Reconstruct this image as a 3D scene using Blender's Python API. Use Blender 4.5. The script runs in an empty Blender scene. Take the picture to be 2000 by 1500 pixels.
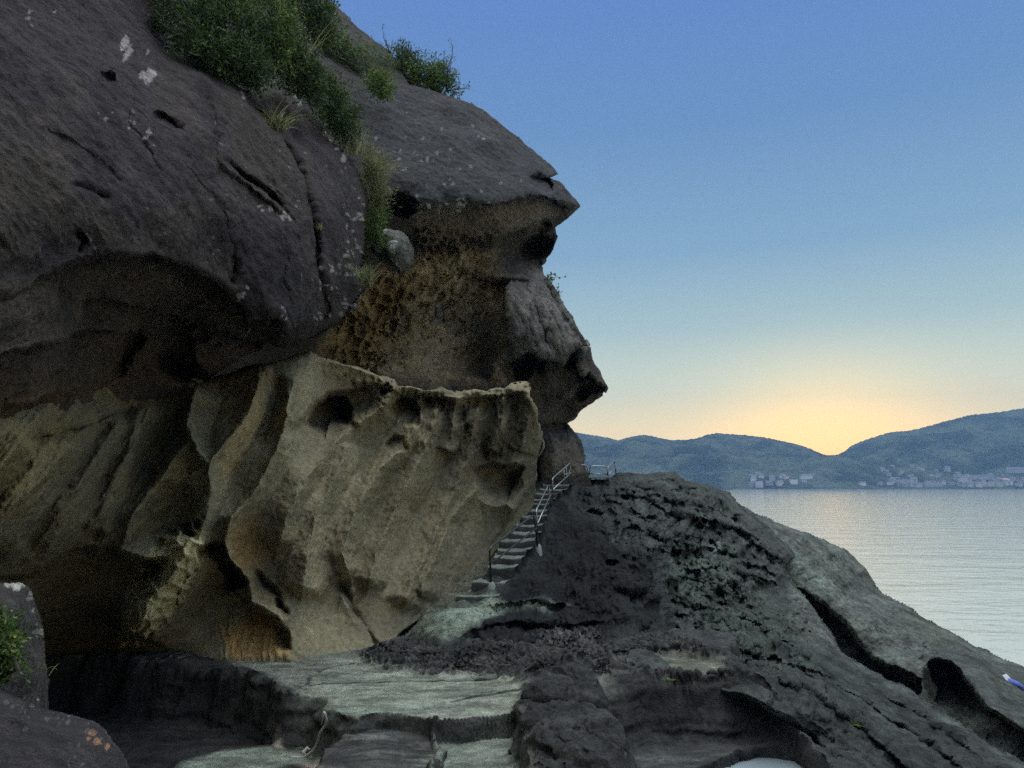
import bpy, math, random
import numpy as np
from mathutils import Vector

# ------------------------------------------------------------------ camera, sky, exposure
SC = bpy.context.scene
COL = SC.collection
F = 1500.0
PITCH = math.atan(200.0 / 1500.0)
CAMZ = 8.0
SP, CP = math.sin(PITCH), math.cos(PITCH)

cam = bpy.data.cameras.new('camera')
cam.sensor_width = 36.0
cam.lens = F / 2000.0 * 36.0
cam.clip_start = 0.05
cam.clip_end = 20000.0
camo = bpy.data.objects.new('camera', cam)
camo.location = (0, 0, CAMZ)
camo.rotation_euler = (math.radians(90) + PITCH, 0, 0)
COL.objects.link(camo)
SC.camera = camo
SC.view_settings.view_transform = 'Standard'
SC.view_settings.look = 'None'
SC.view_settings.exposure = 0.33
SC.view_settings.gamma = 1.0
SC.cycles.use_denoising = False
SC.cycles.max_bounces = 8
SC.cycles.diffuse_bounces = 6
SC.cycles.volume_bounces = 1


def lin(r, g, b):
    o = []
    for c in (r, g, b):
        c /= 255.0
        o.append(c / 12.92 if c <= 0.04045 else ((c + 0.055) / 1.055) ** 2.4)
    return tuple(o)


def rays(px, py):
    u = (np.asarray(px, float) - 1000.0) / F
    v = (750.0 - np.asarray(py, float)) / F
    return u, CP - v * SP, SP + v * CP


def P(px, py, D):
    u, y, z = rays(px, py)
    return np.stack([u * D, y * D, z * D + CAMZ], -1)


def Dz(px, py, z):
    """depth at which the ray through a pixel meets the height z (relative to the eye)"""
    return z / rays(px, py)[2]


def V(px, py, D):
    return Vector(P(px, py, D).tolist())


SUNV = V(1618, 884, 1.0) - Vector((0, 0, CAMZ))
SUNV.normalize()
SUN_EL = math.asin(SUNV.z)
SUN_AZ = math.atan2(SUNV.x, SUNV.y)

world = bpy.data.worlds.new('World')
SC.world = world
world.use_nodes = True
nt = world.node_tree
nt.nodes.clear()


def N(tree, kind, **kw):
    n = tree.nodes.new(kind)
    for k, v in kw.items():
        setattr(n, k, v)
    return n


def mathn(tree, op, a, b=None, clamp=False):
    n = tree.nodes.new('ShaderNodeMath')
    n.operation = op
    n.use_clamp = clamp
    for i, x in enumerate((a, b)):
        if x is None:
            continue
        if isinstance(x, (int, float)):
            n.inputs[i].default_value = x
        else:
            tree.links.new(x, n.inputs[i])
    return n.outputs[0]


def mixc(tree, fac, a, b, blend='MIX'):
    n = tree.nodes.new('ShaderNodeMix')
    n.data_type = 'RGBA'
    n.blend_type = blend
    for sock, x in ((n.inputs[0], fac), (n.inputs[6], a), (n.inputs[7], b)):
        if isinstance(x, (int, float)):
            sock.default_value = x
        elif isinstance(x, tuple):
            sock.default_value = (x[0], x[1], x[2], 1)
        else:
            tree.links.new(x, sock)
    return n.outputs[2]


def ramp(tree, fac, stops, interp='LINEAR'):
    n = tree.nodes.new('ShaderNodeValToRGB')
    n.color_ramp.interpolation = interp
    el = n.color_ramp.elements
    while len(el) < len(stops):
        el.new(0.5)
    for e, (p, c) in zip(el, stops):
        e.position = p
        e.color = (c, c, c, 1) if isinstance(c, (int, float)) else (c[0], c[1], c[2], 1)
    tree.links.new(fac, n.inputs[0])
    return n.outputs[0]


# dusk sky: the colour runs with elevation, a warm glow sits round the set sun
tc = N(nt, 'ShaderNodeTexCoord')
sep = N(nt, 'ShaderNodeSeparateXYZ')
nt.links.new(tc.outputs['Generated'], sep.inputs[0])
zz = mathn(nt, 'MAXIMUM', sep.outputs[2], 0.0)
base = ramp(nt, zz, [(0.0, (1.02, 0.68, 0.27)), (0.075, (0.84, 0.66, 0.33)), (0.13, (0.54, 0.56, 0.40)),
                     (0.196, (0.30, 0.395, 0.385)), (0.29, (0.160, 0.268, 0.375)), (0.43, (0.094, 0.186, 0.350)),
                     (0.57, (0.076, 0.154, 0.375)), (0.74, (0.60, 0.70, 0.80)), (0.86, (1.68, 1.78, 1.90)), (1.0, (2.0, 2.1, 2.2))])
wst = N(nt, 'ShaderNodeVectorMath', operation='DOT_PRODUCT')
nt.links.new(tc.outputs['Generated'], wst.inputs[0])
wst.inputs[1].default_value = (1.0, 0.25, 0.0)
high = mathn(nt, 'MULTIPLY', mathn(nt, 'SUBTRACT', zz, 0.57, True), 2.3, True)
side_ = mathn(nt, 'ADD', 1.0, mathn(nt, 'MULTIPLY', mathn(nt, 'MULTIPLY', wst.outputs['Value'], 1.1), high))
base = mixc(nt, 1.0, base, side_, 'MULTIPLY')
dotn = N(nt, 'ShaderNodeVectorMath', operation='DOT_PRODUCT')
nt.links.new(tc.outputs['Generated'], dotn.inputs[0])
dotn.inputs[1].default_value = SUNV
ang = mathn(nt, 'ARCCOSINE', mathn(nt, 'MINIMUM', dotn.outputs['Value'], 1.0))
g1 = mathn(nt, 'EXPONENT', mathn(nt, 'MULTIPLY', mathn(nt, 'POWER', mathn(nt, 'DIVIDE', ang, 0.13), 2.0), -1.0))
flat = mathn(nt, 'EXPONENT', mathn(nt, 'MULTIPLY', mathn(nt, 'POWER', mathn(nt, 'DIVIDE', zz, 0.135), 2.0), -1.0))
sky = mixc(nt, mathn(nt, 'MULTIPLY', mathn(nt, 'MULTIPLY', g1, flat), 1.0, True), base, (1.5, 1.02, 0.26))
low = mathn(nt, 'EXPONENT', mathn(nt, 'MULTIPLY', mathn(nt, 'POWER', mathn(nt, 'DIVIDE', zz, 0.062), 2.0), -1.0))
g2 = mathn(nt, 'EXPONENT', mathn(nt, 'MULTIPLY', mathn(nt, 'POWER', mathn(nt, 'DIVIDE', ang, 0.11), 2.0), -1.0))
sky = mixc(nt, mathn(nt, 'MULTIPLY', mathn(nt, 'MULTIPLY', g2, low), 0.9), sky, (1.9, 0.68, 0.14))
bg = N(nt, 'ShaderNodeBackground')
bg.inputs[1].default_value = 1.25
nt.links.new(sky, bg.inputs[0])
wo = N(nt, 'ShaderNodeOutputWorld')
nt.links.new(bg.outputs[0], wo.inputs[0])

sl = bpy.data.lights.new('sun', 'SUN')
sl.energy = 0.6
sl.angle = math.radians(3)
sl.color = (1.0, 0.72, 0.45)
so = bpy.data.objects.new('sun', sl)
so.location = (30, 60, 60)
so.rotation_euler = Vector((-SUNV.x, -SUNV.y, -0.012)).to_track_quat('-Z', 'Y').to_euler()
COL.objects.link(so)

# ------------------------------------------------------------------ noise
RS = np.random.RandomState(11)
PERM = np.concatenate([RS.permutation(256)] * 3).astype(np.int32)
GR = RS.normal(size=(256, 3))
GR /= np.linalg.norm(GR, axis=1)[:, None]
GR = GR.astype(np.float32)


def perlin(p):
    sh = p.shape[:-1]
    p = np.ascontiguousarray(p.reshape(-1, 3), dtype=np.float32)
    i = np.floor(p).astype(np.int32)
    f = p - i.astype(np.float32)
    i &= 255
    w = f * f * f * (f * (f * 6 - 15) + 10)
    res = np.zeros(len(p), np.float32)
    for dx in (0, 1):
        a = PERM[i[:, 0] + dx]
        wx = w[:, 0] if dx else 1 - w[:, 0]
        for dy in (0, 1):
            b = PERM[a + i[:, 1] + dy]
            wy = wx * (w[:, 1] if dy else 1 - w[:, 1])
            for dz in (0, 1):
                g = GR[PERM[b + i[:, 2] + dz] & 255]
                d = (f[:, 0] - dx) * g[:, 0] + (f[:, 1] - dy) * g[:, 1] + (f[:, 2] - dz) * g[:, 2]
                res += wy * (w[:, 2] if dz else 1 - w[:, 2]) * d
    return (res * 1.6).reshape(sh)


def fbm(p, octs=4, gain=0.5, ridged=False):
    a, s, t = 1.0, 0.0, 0.0
    for o in range(octs):
        n = perlin(p * (2.03 ** o) + o * 17.3)
        if ridged:
            n = 1 - 2 * np.abs(n)
        s = s + a * n
        t += a
        a *= gain
    return s / t


def worley(x, y, seed=0):
    xi, yi = np.floor(x).astype(np.int64), np.floor(y).astype(np.int64)
    f1 = np.full(x.shape, 9.0, np.float32)
    f2 = f1.copy()
    for dx in (-1, 0, 1):
        for dy in (-1, 0, 1):
            cx, cy = xi + dx, yi + dy
            h = PERM[(PERM[(cx + seed) & 255] + cy) & 255]
            h2 = PERM[(h + 91) & 255]
            d = np.hypot(cx + 0.1 + 0.8 * h / 255.0 - x, cy + 0.1 + 0.8 * h2 / 255.0 - y)
            m = d < f1
            f2 = np.where(m, f1, np.minimum(f2, d))
            f1 = np.where(m, d, f1)
    return f1, f2


def sstep(x, a=0.0, b=1.0):
    t = np.clip((x - a) / (b - a), 0, 1)
    return t * t * (3 - 2 * t)


def inpoly(X, Y, poly):
    ins = np.zeros(X.shape, bool)
    n = len(poly)
    for i in range(n):
        x0, y0 = poly[i]
        x1, y1 = poly[(i + 1) % n]
        if y0 == y1:
            continue
        c = ((y0 > Y) != (y1 > Y)) & (X < (x1 - x0) * (Y - y0) / (y1 - y0) + x0)
        ins ^= c
    return ins


def pdist(X, Y, pts, closed=False):
    """distance, signed side (+ = right hand / below), parameter 0..1 along a polyline"""
    pts = [tuple(p[:2]) for p in pts]
    if closed:
        pts = pts + [pts[0]]
    L = [math.hypot(b[0] - a[0], b[1] - a[1]) for a, b in zip(pts, pts[1:])]
    T = sum(L)
    best = np.full(X.shape, 1e9)
    side = np.ones(X.shape)
    par = np.zeros(X.shape)
    acc = 0
    for (a, b), l in zip(zip(pts, pts[1:]), L):
        if l < 1e-9:
            continue
        dx, dy = (b[0] - a[0]) / l, (b[1] - a[1]) / l
        rx, ry = X - a[0], Y - a[1]
        t = np.clip(rx * dx + ry * dy, 0, l)
        d = np.hypot(rx - t * dx, ry - t * dy)
        m = d < best
        best = np.where(m, d, best)
        side = np.where(m, np.where(dx * ry - dy * rx >= 0, 1.0, -1.0), side)
        par = np.where(m, (acc + t) / T, par)
        acc += l
    return best, side, par


def jitter(poly, amp, seed, seg=10.0, scale=35.0, closed=True):
    out = []
    n = len(poly)
    rg = range(n if closed else n - 1)
    for i in rg:
        a, b = poly[i], poly[(i + 1) % n]
        l = math.hypot(b[0] - a[0], b[1] - a[1])
        k = max(1, int(l / seg))
        for j in range(k):
            out.append((a[0] + (b[0] - a[0]) * j / k, a[1] + (b[1] - a[1]) * j / k))
    if not closed:
        out.append(poly[-1])
    q = np.array(out, float)
    s = np.concatenate([q / scale, np.full((len(q), 1), seed * 3.7)], 1)
    q[:, 0] += amp * fbm(s, 3, 0.6)
    q[:, 1] += amp * fbm(s + 40.5, 3, 0.6)
    return [tuple(p) for p in q]


def tps(ctrl, X, Y):
    c = np.array(ctrl, float)
    p = c[:, :2] / 500.0
    q = 1.0 / c[:, 2]
    n = len(c)

    def phi(r2):
        return 0.5 * r2 * np.log(r2 + 1e-9)
    r2 = ((p[:, None] - p[None]) ** 2).sum(-1)
    A = np.zeros((n + 3, n + 3))
    A[:n, :n] = phi(r2) + np.eye(n) * 1e-3
    A[:n, n] = 1
    A[:n, n + 1:] = p
    A[n:, :n] = A[:n, n:].T
    w = np.linalg.solve(A, np.concatenate([q, np.zeros(3)]))
    x, y = X / 500.0, Y / 500.0
    r = w[n] + w[n + 1] * x + w[n + 2] * y
    for i in range(n):
        r = r + w[i] * phi((x - p[i, 0]) ** 2 + (y - p[i, 1]) ** 2)
    return 1.0 / np.clip(r, q.min() * 0.75, q.max() * 1.2)


# ------------------------------------------------------------------ object helpers
def tag(o, label=None, cat=None, group=None, kind=None):
    if label:
        o['label'] = label
    if cat:
        o['category'] = cat
    if group:
        o['group'] = group
    if kind:
        o['kind'] = kind
    return o


def link(name, me, mat, parent=None):
    o = bpy.data.objects.new(name, me)
    if mat:
        me.materials.append(mat)
    COL.objects.link(o)
    if parent:
        o.parent = parent
    return o


def empty(name, loc):
    o = bpy.data.objects.new(name, None)
    o.location = loc
    COL.objects.link(o)
    return o


def mesh_np(name, verts, quads, tint=None, smooth=True):
    me = bpy.data.meshes.new(name)
    nv, nf = len(verts), len(quads)
    k = quads.shape[1]
    me.vertices.add(nv)
    me.vertices.foreach_set('co', np.ascontiguousarray(verts, np.float32).ravel())
    me.loops.add(nf * k)
    me.loops.foreach_set('vertex_index', np.ascontiguousarray(quads, np.int32).ravel())
    me.polygons.add(nf)
    me.polygons.foreach_set('loop_start', np.arange(0, nf * k, k, dtype=np.int32))
    me.polygons.foreach_set('use_smooth', np.full(nf, smooth))
    if tint is not None:
        at = me.color_attributes.new('tint', 'FLOAT_COLOR', 'POINT')
        c = np.ones((nv, 4), np.float32)
        c[:, :3] = tint
        at.data.foreach_set('color', c.ravel())
    me.update(calc_edges=True)
    me.validate()
    return me


# ------------------------------------------------------------------ materials
def new_mat(name):
    m = bpy.data.materials.new(name)
    m.use_nodes = True
    t = m.node_tree
    b = t.nodes['Principled BSDF']
    return m, t, b


def noise(t, scale, detail=4, rough=0.55, vec=None):
    n = N(t, 'ShaderNodeTexNoise')
    n.inputs['Scale'].default_value = scale
    n.inputs['Detail'].default_value = detail
    n.inputs['Roughness'].default_value = rough
    if vec is not None:
        t.links.new(vec, n.inputs['Vector'])
    return n.outputs['Fac']


def rock_material(name, bump=0.03, fine=14.0, contrast=0.5, mott=(1.0, 1.0, 1.0), rough=0.9, grit=0.38):
    m, t, b = new_mat(name)
    g = N(t, 'ShaderNodeNewGeometry').outputs['Position']
    a = N(t, 'ShaderNodeAttribute', attribute_name='tint').outputs['Color']
    n1 = noise(t, 0.9, 6, 0.62, g)
    n2 = noise(t, fine, 6, 0.7, g)
    n3 = noise(t, fine * 7, 3, 0.7, g)
    v1 = ramp(t, n1, [(0.25, 1 - contrast), (0.75, 1 + contrast * 0.7)])
    v2 = ramp(t, n2, [(0.27, 1 - grit), (0.73, 1 + grit * 1.25)])
    v3 = ramp(t, n3, [(0.2, 0.7), (0.8, 1.3)])
    c = mixc(t, 1.0, a, v1, 'MULTIPLY')
    c = mixc(t, 1.0, c, v2, 'MULTIPLY')
    c = mixc(t, 1.0, c, v3, 'MULTIPLY')
    hue = mixc(t, ramp(t, noise(t, 2.3, 4, 0.6, g), [(0.35, 0.0), (0.7, 1.0)]), (1, 1, 1), mott)
    c = mixc(t, 1.0, c, hue, 'MULTIPLY')
    t.links.new(c, b.inputs['Base Color'])
    b.inputs['Roughness'].default_value = rough
    b.inputs['Specular IOR Level'].default_value = 0.25
    n4 = noise(t, fine * 0.33, 4, 0.6, g)
    h = mathn(t, 'ADD', mathn(t, 'ADD', mathn(t, 'MULTIPLY', n2, 1.0), mathn(t, 'MULTIPLY', n3, 0.3)), mathn(t, 'MULTIPLY', n4, 1.6))
    bp = N(t, 'ShaderNodeBump')
    bp.inputs['Strength'].default_value = 0.9
    bp.inputs['Distance'].default_value = bump
    t.links.new(h, bp.inputs['Height'])
    t.links.new(bp.outputs[0], b.inputs['Normal'])
    return m


def plain(name, col, rough=0.6, metal=0.0, var=0.2, scale=20.0):
    m, t, b = new_mat(name)
    g = N(t, 'ShaderNodeNewGeometry').outputs['Position']
    n = noise(t, scale, 3, 0.6, g)
    v = ramp(t, n, [(0.25, 1 - var), (0.75, 1 + var)])
    t.links.new(mixc(t, 1.0, tuple(col), v, 'MULTIPLY'), b.inputs['Base Color'])
    b.inputs['Roughness'].default_value = rough
    b.inputs['Metallic'].default_value = metal
    return m


def leaf_material(name, dark, light, rough=0.6):
    m, t, b = new_mat(name)
    a = N(t, 'ShaderNodeAttribute', attribute_name='tint')
    c = mixc(t, a.outputs['Fac'], tuple(dark), tuple(light))
    t.links.new(c, b.inputs['Base Color'])
    b.inputs['Roughness'].default_value = rough
    b.inputs['Specular IOR Level'].default_value = 0.3
    tr = N(t, 'ShaderNodeBsdfTranslucent')
    t.links.new(c, tr.inputs['Color'])
    mx = N(t, 'ShaderNodeMixShader')
    mx.inputs[0].default_value = 0.3
    t.links.new(b.outputs[0], mx.inputs[1])
    t.links.new(tr.outputs[0], mx.inputs[2])
    t.links.new(mx.outputs[0], t.nodes['Material Output'].inputs[0])
    return m


M_DARK = rock_material('dark_rock', 0.13, 7.0, 0.5, (1.0, 1.0, 0.92), 0.9, 0.6)
M_TAN = rock_material('tan_sandstone', 0.045, 8.0, 0.30, (1.03, 0.99, 0.88), 0.9, 0.34)
M_GREY = rock_material('grey_rock', 0.20, 5.0, 0.75, (0.93, 1.0, 0.96), 0.9, 0.75)
M_FLOOR = rock_material('platform_rock', 0.10, 8.0, 0.45, (0.95, 1.0, 0.95), 0.9, 0.5)


# ------------------------------------------------------------------ rock masses
class Rock:
    """a mass of rock: front surface from control points, carved by strokes, closed to the back by a rounded flank"""

    def __init__(s, outline, ctrl, step=2.0, jit=4.0, seed=1, tint=(0.2, 0.2, 0.2), warp=7.0):
        s.seed, s.step = seed, step
        s.out = jitter(outline, jit, seed)
        o = np.array(s.out)
        xs = np.arange(o[:, 0].min() - step, o[:, 0].max() + 2 * step, step)
        ys = np.arange(o[:, 1].min() - step, o[:, 1].max() + 2 * step, step)
        s.X, s.Y = np.meshgrid(xs, ys)
        s.mask = inpoly(s.X, s.Y, s.out)
        s.D = tps(ctrl, s.X, s.Y)
        w = np.stack([s.X / 55.0, s.Y / 55.0, np.full(s.X.shape, seed * 1.9)], -1)
        s.Xw = s.X + warp * fbm(w, 3, 0.55)
        s.Yw = s.Y + warp * fbm(w + 31.7, 3, 0.55)
        w2 = np.stack([s.X / 15.0, s.Y / 15.0, np.full(s.X.shape, seed * 2.7)], -1)
        s.Xw = s.Xw + 0.45 * warp * fbm(w2, 2)
        s.Yw = s.Yw + 0.45 * warp * fbm(w2 + 8.3, 2)
        s.tint = np.zeros(s.X.shape + (3,), np.float32) + np.array(tint, np.float32)
        s.rag = fbm(np.stack([s.X / 25.0, s.Y / 25.0, np.full(s.X.shape, 5.5 + seed)], -1), 4, 0.6)
        s.off = np.zeros(s.X.shape, np.float32)      # offset along the surface normal (metres, + = out)

    def _sub(s, pts, pad):
        p = np.array([q[:2] for q in pts], float)
        x0, y0 = s.X[0, 0], s.Y[0, 0]
        a = max(0, int((p[:, 0].min() - pad - x0) / s.step))
        b = max(a + 1, int((p[:, 0].max() + pad - x0) / s.step) + 1)
        c = max(0, int((p[:, 1].min() - pad - y0) / s.step))
        d = max(c + 1, int((p[:, 1].max() + pad - y0) / s.step) + 1)
        return (slice(c, d), slice(a, b))

    def _taper(s, par, t=0.14):
        return sstep(par, 0, t) * sstep(1 - par, 0, t)

    def ridge(s, pts, w, a, taper=0.14):
        k = s._sub(pts, w * 3 + 20)
        d, _, par = pdist(s.Xw[k], s.Yw[k], pts)
        s.D[k] -= a * np.exp(-(d / w) ** 1.35) * s._taper(par, taper)

    def scallop(s, ribs, w, A, msk):
        k = msk > 0.01
        X, Y = s.Xw[k], s.Yw[k]
        dm = np.full(X.shape, 1e9)
        for r in ribs:
            d, _, par = pdist(X, Y, r)
            dm = np.minimum(dm, d + 45 * (1 - s._taper(par, 0.10)))
        s.D[k] += A * msk[k] * (1 - np.exp(-dm / w))
        o = np.zeros(s.X.shape, np.float32)
        o[k] = np.exp(-(dm / 6.0) ** 2)
        return o

    def groove(s, pts, w, a, taper=0.14):
        s.ridge(pts, w, -a, taper)

    def ledge(s, pts, a, w=6.0, L=80.0, taper=0.12):
        """right-hand / lower side steps back by a, recovering over L pixels"""
        k = s._sub(pts, L * 3 + 20)
        d, sd, par = pdist(s.Xw[k], s.Yw[k], pts)
        sd = d * sd
        s.D[k] += a * sstep(sd, -w * 0.2, w) * np.exp(-(np.maximum(sd, 0) / L) ** 2) * s._taper(par, taper)

    def pit(s, cx, cy, rx, ry, a, ang=0.0, rim=0.0, soft=2.0):
        R = max(rx, ry) * 1.8
        k = s._sub([(cx - R, cy - R), (cx + R, cy + R)], 10)
        x, y = s.Xw[k] - cx, s.Yw[k] - cy
        c, n = math.cos(math.radians(ang)), math.sin(math.radians(ang))
        r = np.hypot((x * c + y * n) / rx, (-x * n + y * c) / ry)
        s.D[k] += a * np.clip(1 - r ** soft, 0, 1)
        if rim:
            s.D[k] -= rim * np.exp(-((r - 1.1) / 0.16) ** 2)

    def area(s, poly, blur=15.0, ragged=0.5):
        k = s._sub(poly, blur * 3 + 20)
        X, Y = s.Xw[k], s.Yw[k]
        d, _, _ = pdist(X, Y, poly, True)
        sd = np.where(inpoly(X, Y, poly), d, -d)
        if ragged:
            sd = sd + blur * ragged * 2 * s.rag[k]
        o = np.zeros(s.X.shape, np.float32)
        o[k] = sstep(sd, -blur, blur)
        return o

    def honey(s, msk, size, a, stretch=1.0, ang=0.0, seed=3, wall=0.35):
        c, n = math.cos(math.radians(ang)), math.sin(math.radians(ang))
        k = msk > 0.01
        X, Y = s.X[k], s.Y[k]
        w = np.stack([X / (size * 1.3), Y / (size * 1.3), np.full(X.shape, seed * 2.3)], -1)
        x = X + size * 0.45 * fbm(w, 2)
        y = Y + size * 0.45 * fbm(w + 9.1, 2)
        x, y = (x * c + y * n) / size, (-x * n + y * c) / (size * stretch)
        f1, f2 = worley(x, y, seed)
        h = sstep(f2 - f1, 0.02, wall)
        var = 0.35 + 0.65 * sstep(fbm(w * 0.5 + 4.4, 2), -0.35, 0.45)
        s.D[k] += a * h * msk[k] * var

    def flutes(s, msk, size, a, ang, stretch=6.0, seed=2, ridged=True):
        c, n = math.cos(math.radians(ang)), math.sin(math.radians(ang))
        k = msk > 0.01
        u = (s.Xw[k] * c + s.Yw[k] * n) / size
        v = (-s.Xw[k] * n + s.Yw[k] * c) / (size * stretch)
        f = fbm(np.stack([u, v, np.full(u.shape, seed * 7.1)], -1), 3, 0.5, ridged)
        s.D[k] -= a * f * msk[k]

    def paint(s, msk, col, k=1.0):
        m = (msk * k)[..., None]
        s.tint = s.tint * (1 - m) + np.array(col, np.float32) * m

    def stain(s, pts, w, col, k=1.0, taper=0.1):
        kk = s._sub(pts, w * 3 + 20)
        d, _, par = pdist(s.Xw[kk], s.Yw[kk], pts)
        m = np.zeros(s.X.shape, np.float32)
        m[kk] = np.exp(-(d / w) ** 2) * s._taper(par, taper) * sstep(s.rag[kk], -0.4, 0.3)
        s.paint(m, col, k)

    def streak(s, size, ang, stretch, seed, lo=0.0, hi=0.4):
        c, n = math.cos(math.radians(ang)), math.sin(math.radians(ang))
        u = (s.Xw * c + s.Yw * n) / size
        v = (-s.Xw * n + s.Yw * c) / (size * stretch)
        return sstep(fbm(np.stack([u, v, np.full(u.shape, seed * 3.3)], -1), 4, 0.6), lo, hi)

    def spots(s, pts, col, r=(3, 8), n=30, spread=30, seed=0, k=0.9):
        rr = random.Random(seed)
        for _ in range(n):
            cx, cy = rr.choice(pts)
            cx += rr.gauss(0, spread)
            cy += rr.gauss(0, spread)
            R = rr.uniform(*r)
            kk = s._sub([(cx - R * 2, cy - R * 2), (cx + R * 2, cy + R * 2)], 4)
            if s.X[kk].size == 0:
                continue
            e = rr.uniform(0.5, 1.0)
            an = rr.uniform(0, 3.1)
            x, y = s.X[kk] - cx, s.Y[kk] - cy
            x, y = x * math.cos(an) + y * math.sin(an), (-x * math.sin(an) + y * math.cos(an)) / e
            w = np.stack([s.X[kk] / 5.0, s.Y[kk] / 5.0, np.full(x.shape, cx)], -1)
            m = sstep(1.0 - np.hypot(x, y) / R + 0.7 * fbm(w, 2), 0, 0.35)[..., None] * k
            s.tint[kk] = s.tint[kk] * (1 - m) + np.array(col, np.float32) * m

    def round_edge(s, w, R, pts=None):
        o = list(pts) if pts else s.out + [s.out[0]]
        dm = np.full(s.X.shape, 1e9)
        for i in range(0, len(o) - 1, 6):
            seg = o[i:i + 7]
            k = s._sub(seg, w + 4)
            dm[k] = np.minimum(dm[k], pdist(s.X[k], s.Y[k], seg)[0])
        t = np.clip(1 - dm / w, 0, 1)
        s.D += R * (1 - np.sqrt(np.maximum(1 - t * t, 0)))

    def rough(s, amps, seed=0):
        """amps: list of (wavelength m, amplitude m)"""
        k = s.mask
        p = P(s.X[k], s.Y[k], s.D[k])
        dm = np.full(s.X.shape, 30.0)
        o = s.out + [s.out[0]]
        for i in range(0, len(o) - 1, 6):
            kk = s._sub(o[i:i + 7], 30)
            dm[kk] = np.minimum(dm[kk], pdist(s.X[kk], s.Y[kk], o[i:i + 7])[0])
        ed = 0.25 + 0.75 * sstep(dm[k], 0, 22)
        for i, (wl, a) in enumerate(amps):
            s.off[k] += a * (ed if wl > 0.15 else 1.0) * fbm(p / wl + seed * 5.3 + i * 11.1, 3, 0.5)

    def build(s, name, mat, thick=(0.5, 1.6, 4.0), shrink=0.0, gain=(1, 1, 1)):
        s.tint = s.tint * np.array(gain, np.float32)
        ny, nx = s.X.shape
        idx = np.arange(nx * ny).reshape(ny, nx)
        m = s.mask[:-1, :-1] & s.mask[1:, :-1] & s.mask[:-1, 1:] & s.mask[1:, 1:]
        q = np.stack([idx[:-1, :-1][m], idx[1:, :-1][m], idx[1:, 1:][m], idx[:-1, 1:][m]], 1)
        used, inv = np.unique(q, return_inverse=True)
        q = inv.reshape(q.shape)
        e = np.concatenate([q[:, [0, 1]], q[:, [1, 2]], q[:, [2, 3]], q[:, [3, 0]]])
        key = np.sort(e, 1)
        _, ii, cnt = np.unique(key[:, 0].astype(np.int64) * (len(used) + 1) + key[:, 1], return_index=True, return_counts=True)
        be = e[ii[cnt == 1]]
        bv = np.unique(be)
        # normals of the front surface
        pos = P(s.X, s.Y, s.D)
        du = np.gradient(pos, axis=1)
        dv = np.gradient(pos, axis=0)
        nrm = np.cross(dv, du)
        nrm /= np.linalg.norm(nrm, axis=-1, keepdims=True) + 1e-12
        vd = pos - np.array([0, 0, CAMZ])
        sg = np.where((nrm * vd).sum(-1, keepdims=True) > 0, -1.0, 1.0)
        nrm = nrm * sg
        px, py, D = s.X.ravel()[used].copy(), s.Y.ravel()[used].copy(), s.D.ravel()[used]
        off, nr = s.off.ravel()[used], nrm.reshape(-1, 3)[used]
        # pull the border onto the outline
        o = np.array(s.out + [s.out[0]])
        bx, by = px[bv], py[bv]
        bd = np.full(len(bv), 1e9)
        tx, ty = bx.copy(), by.copy()
        for a, b in zip(o, o[1:]):
            dd = b - a
            l2 = (dd ** 2).sum() + 1e-9
            near = np.nonzero((bx > min(a[0], b[0]) - 6) & (bx < max(a[0], b[0]) + 6) & (by > min(a[1], b[1]) - 6) & (by < max(a[1], b[1]) + 6))[0]
            if not len(near):
                continue
            t = np.clip(((bx[near] - a[0]) * dd[0] + (by[near] - a[1]) * dd[1]) / l2, 0, 1)
            qx, qy = a[0] + t * dd[0], a[1] + t * dd[1]
            d = np.hypot(bx[near] - qx, by[near] - qy)
            k = (d < bd[near]) & (d < 2.2 * s.step)
            near = near[k]
            bd[near], tx[near], ty[near] = d[k], qx[k], qy[k]
        px[bv], py[bv] = tx, ty
        pos = P(px, py, D) + nr * off[:, None]
        tint = s.tint.reshape(-1, 3)[used]
        rings = [pos]
        faces = [q]
        mp = np.full(len(used), -1)
        mp[bv] = np.arange(len(bv))
        ctr = np.array([px.mean(), py.mean()])
        prev = None
        base = len(used)
        tints = [tint]
        for r, th in enumerate(thick):
            sh = shrink * (r + 1) / len(thick)
            rx = px[bv] + (ctr[0] - px[bv]) * sh
            ry = py[bv] + (ctr[1] - py[bv]) * sh
            rp = P(rx, ry, D[bv] + th)
            # keep it on the far side: shift straight away from the eye in plan, roughened
            rp += nr[bv] * off[bv][:, None] * 0.5
            rp += 0.12 * th ** 0.5 * np.stack([fbm(rp / 0.8 + k * 9.0, 3) for k in range(3)], -1)
            rings.append(rp)
            tints.append(tint[bv])
            a, b = be[:, 0], be[:, 1]
            na, nb = base + mp[a], base + mp[b]
            pa, pb = (a, b) if prev is None else (prev + mp[a], prev + mp[b])
            faces.append(np.stack([pa, na, nb, pb], 1))
            prev = base
            base += len(bv)
        me = mesh_np(name, np.concatenate(rings), np.concatenate(faces), np.concatenate(tints))
        ob = link(name, me, mat)
        return ob

    def surf(s, px, py):
        """depth of the finished front surface at a pixel"""
        i = int(round((py - s.Y[0, 0]) / s.step))
        j = int(round((px - s.X[0, 0]) / s.step))
        i = min(max(i, 0), s.X.shape[0] - 1)
        j = min(max(j, 0), s.X.shape[1] - 1)
        return float(s.D[i, j] - s.off[i, j])


LICHEN = (0.85, 0.89, 0.87)

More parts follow.
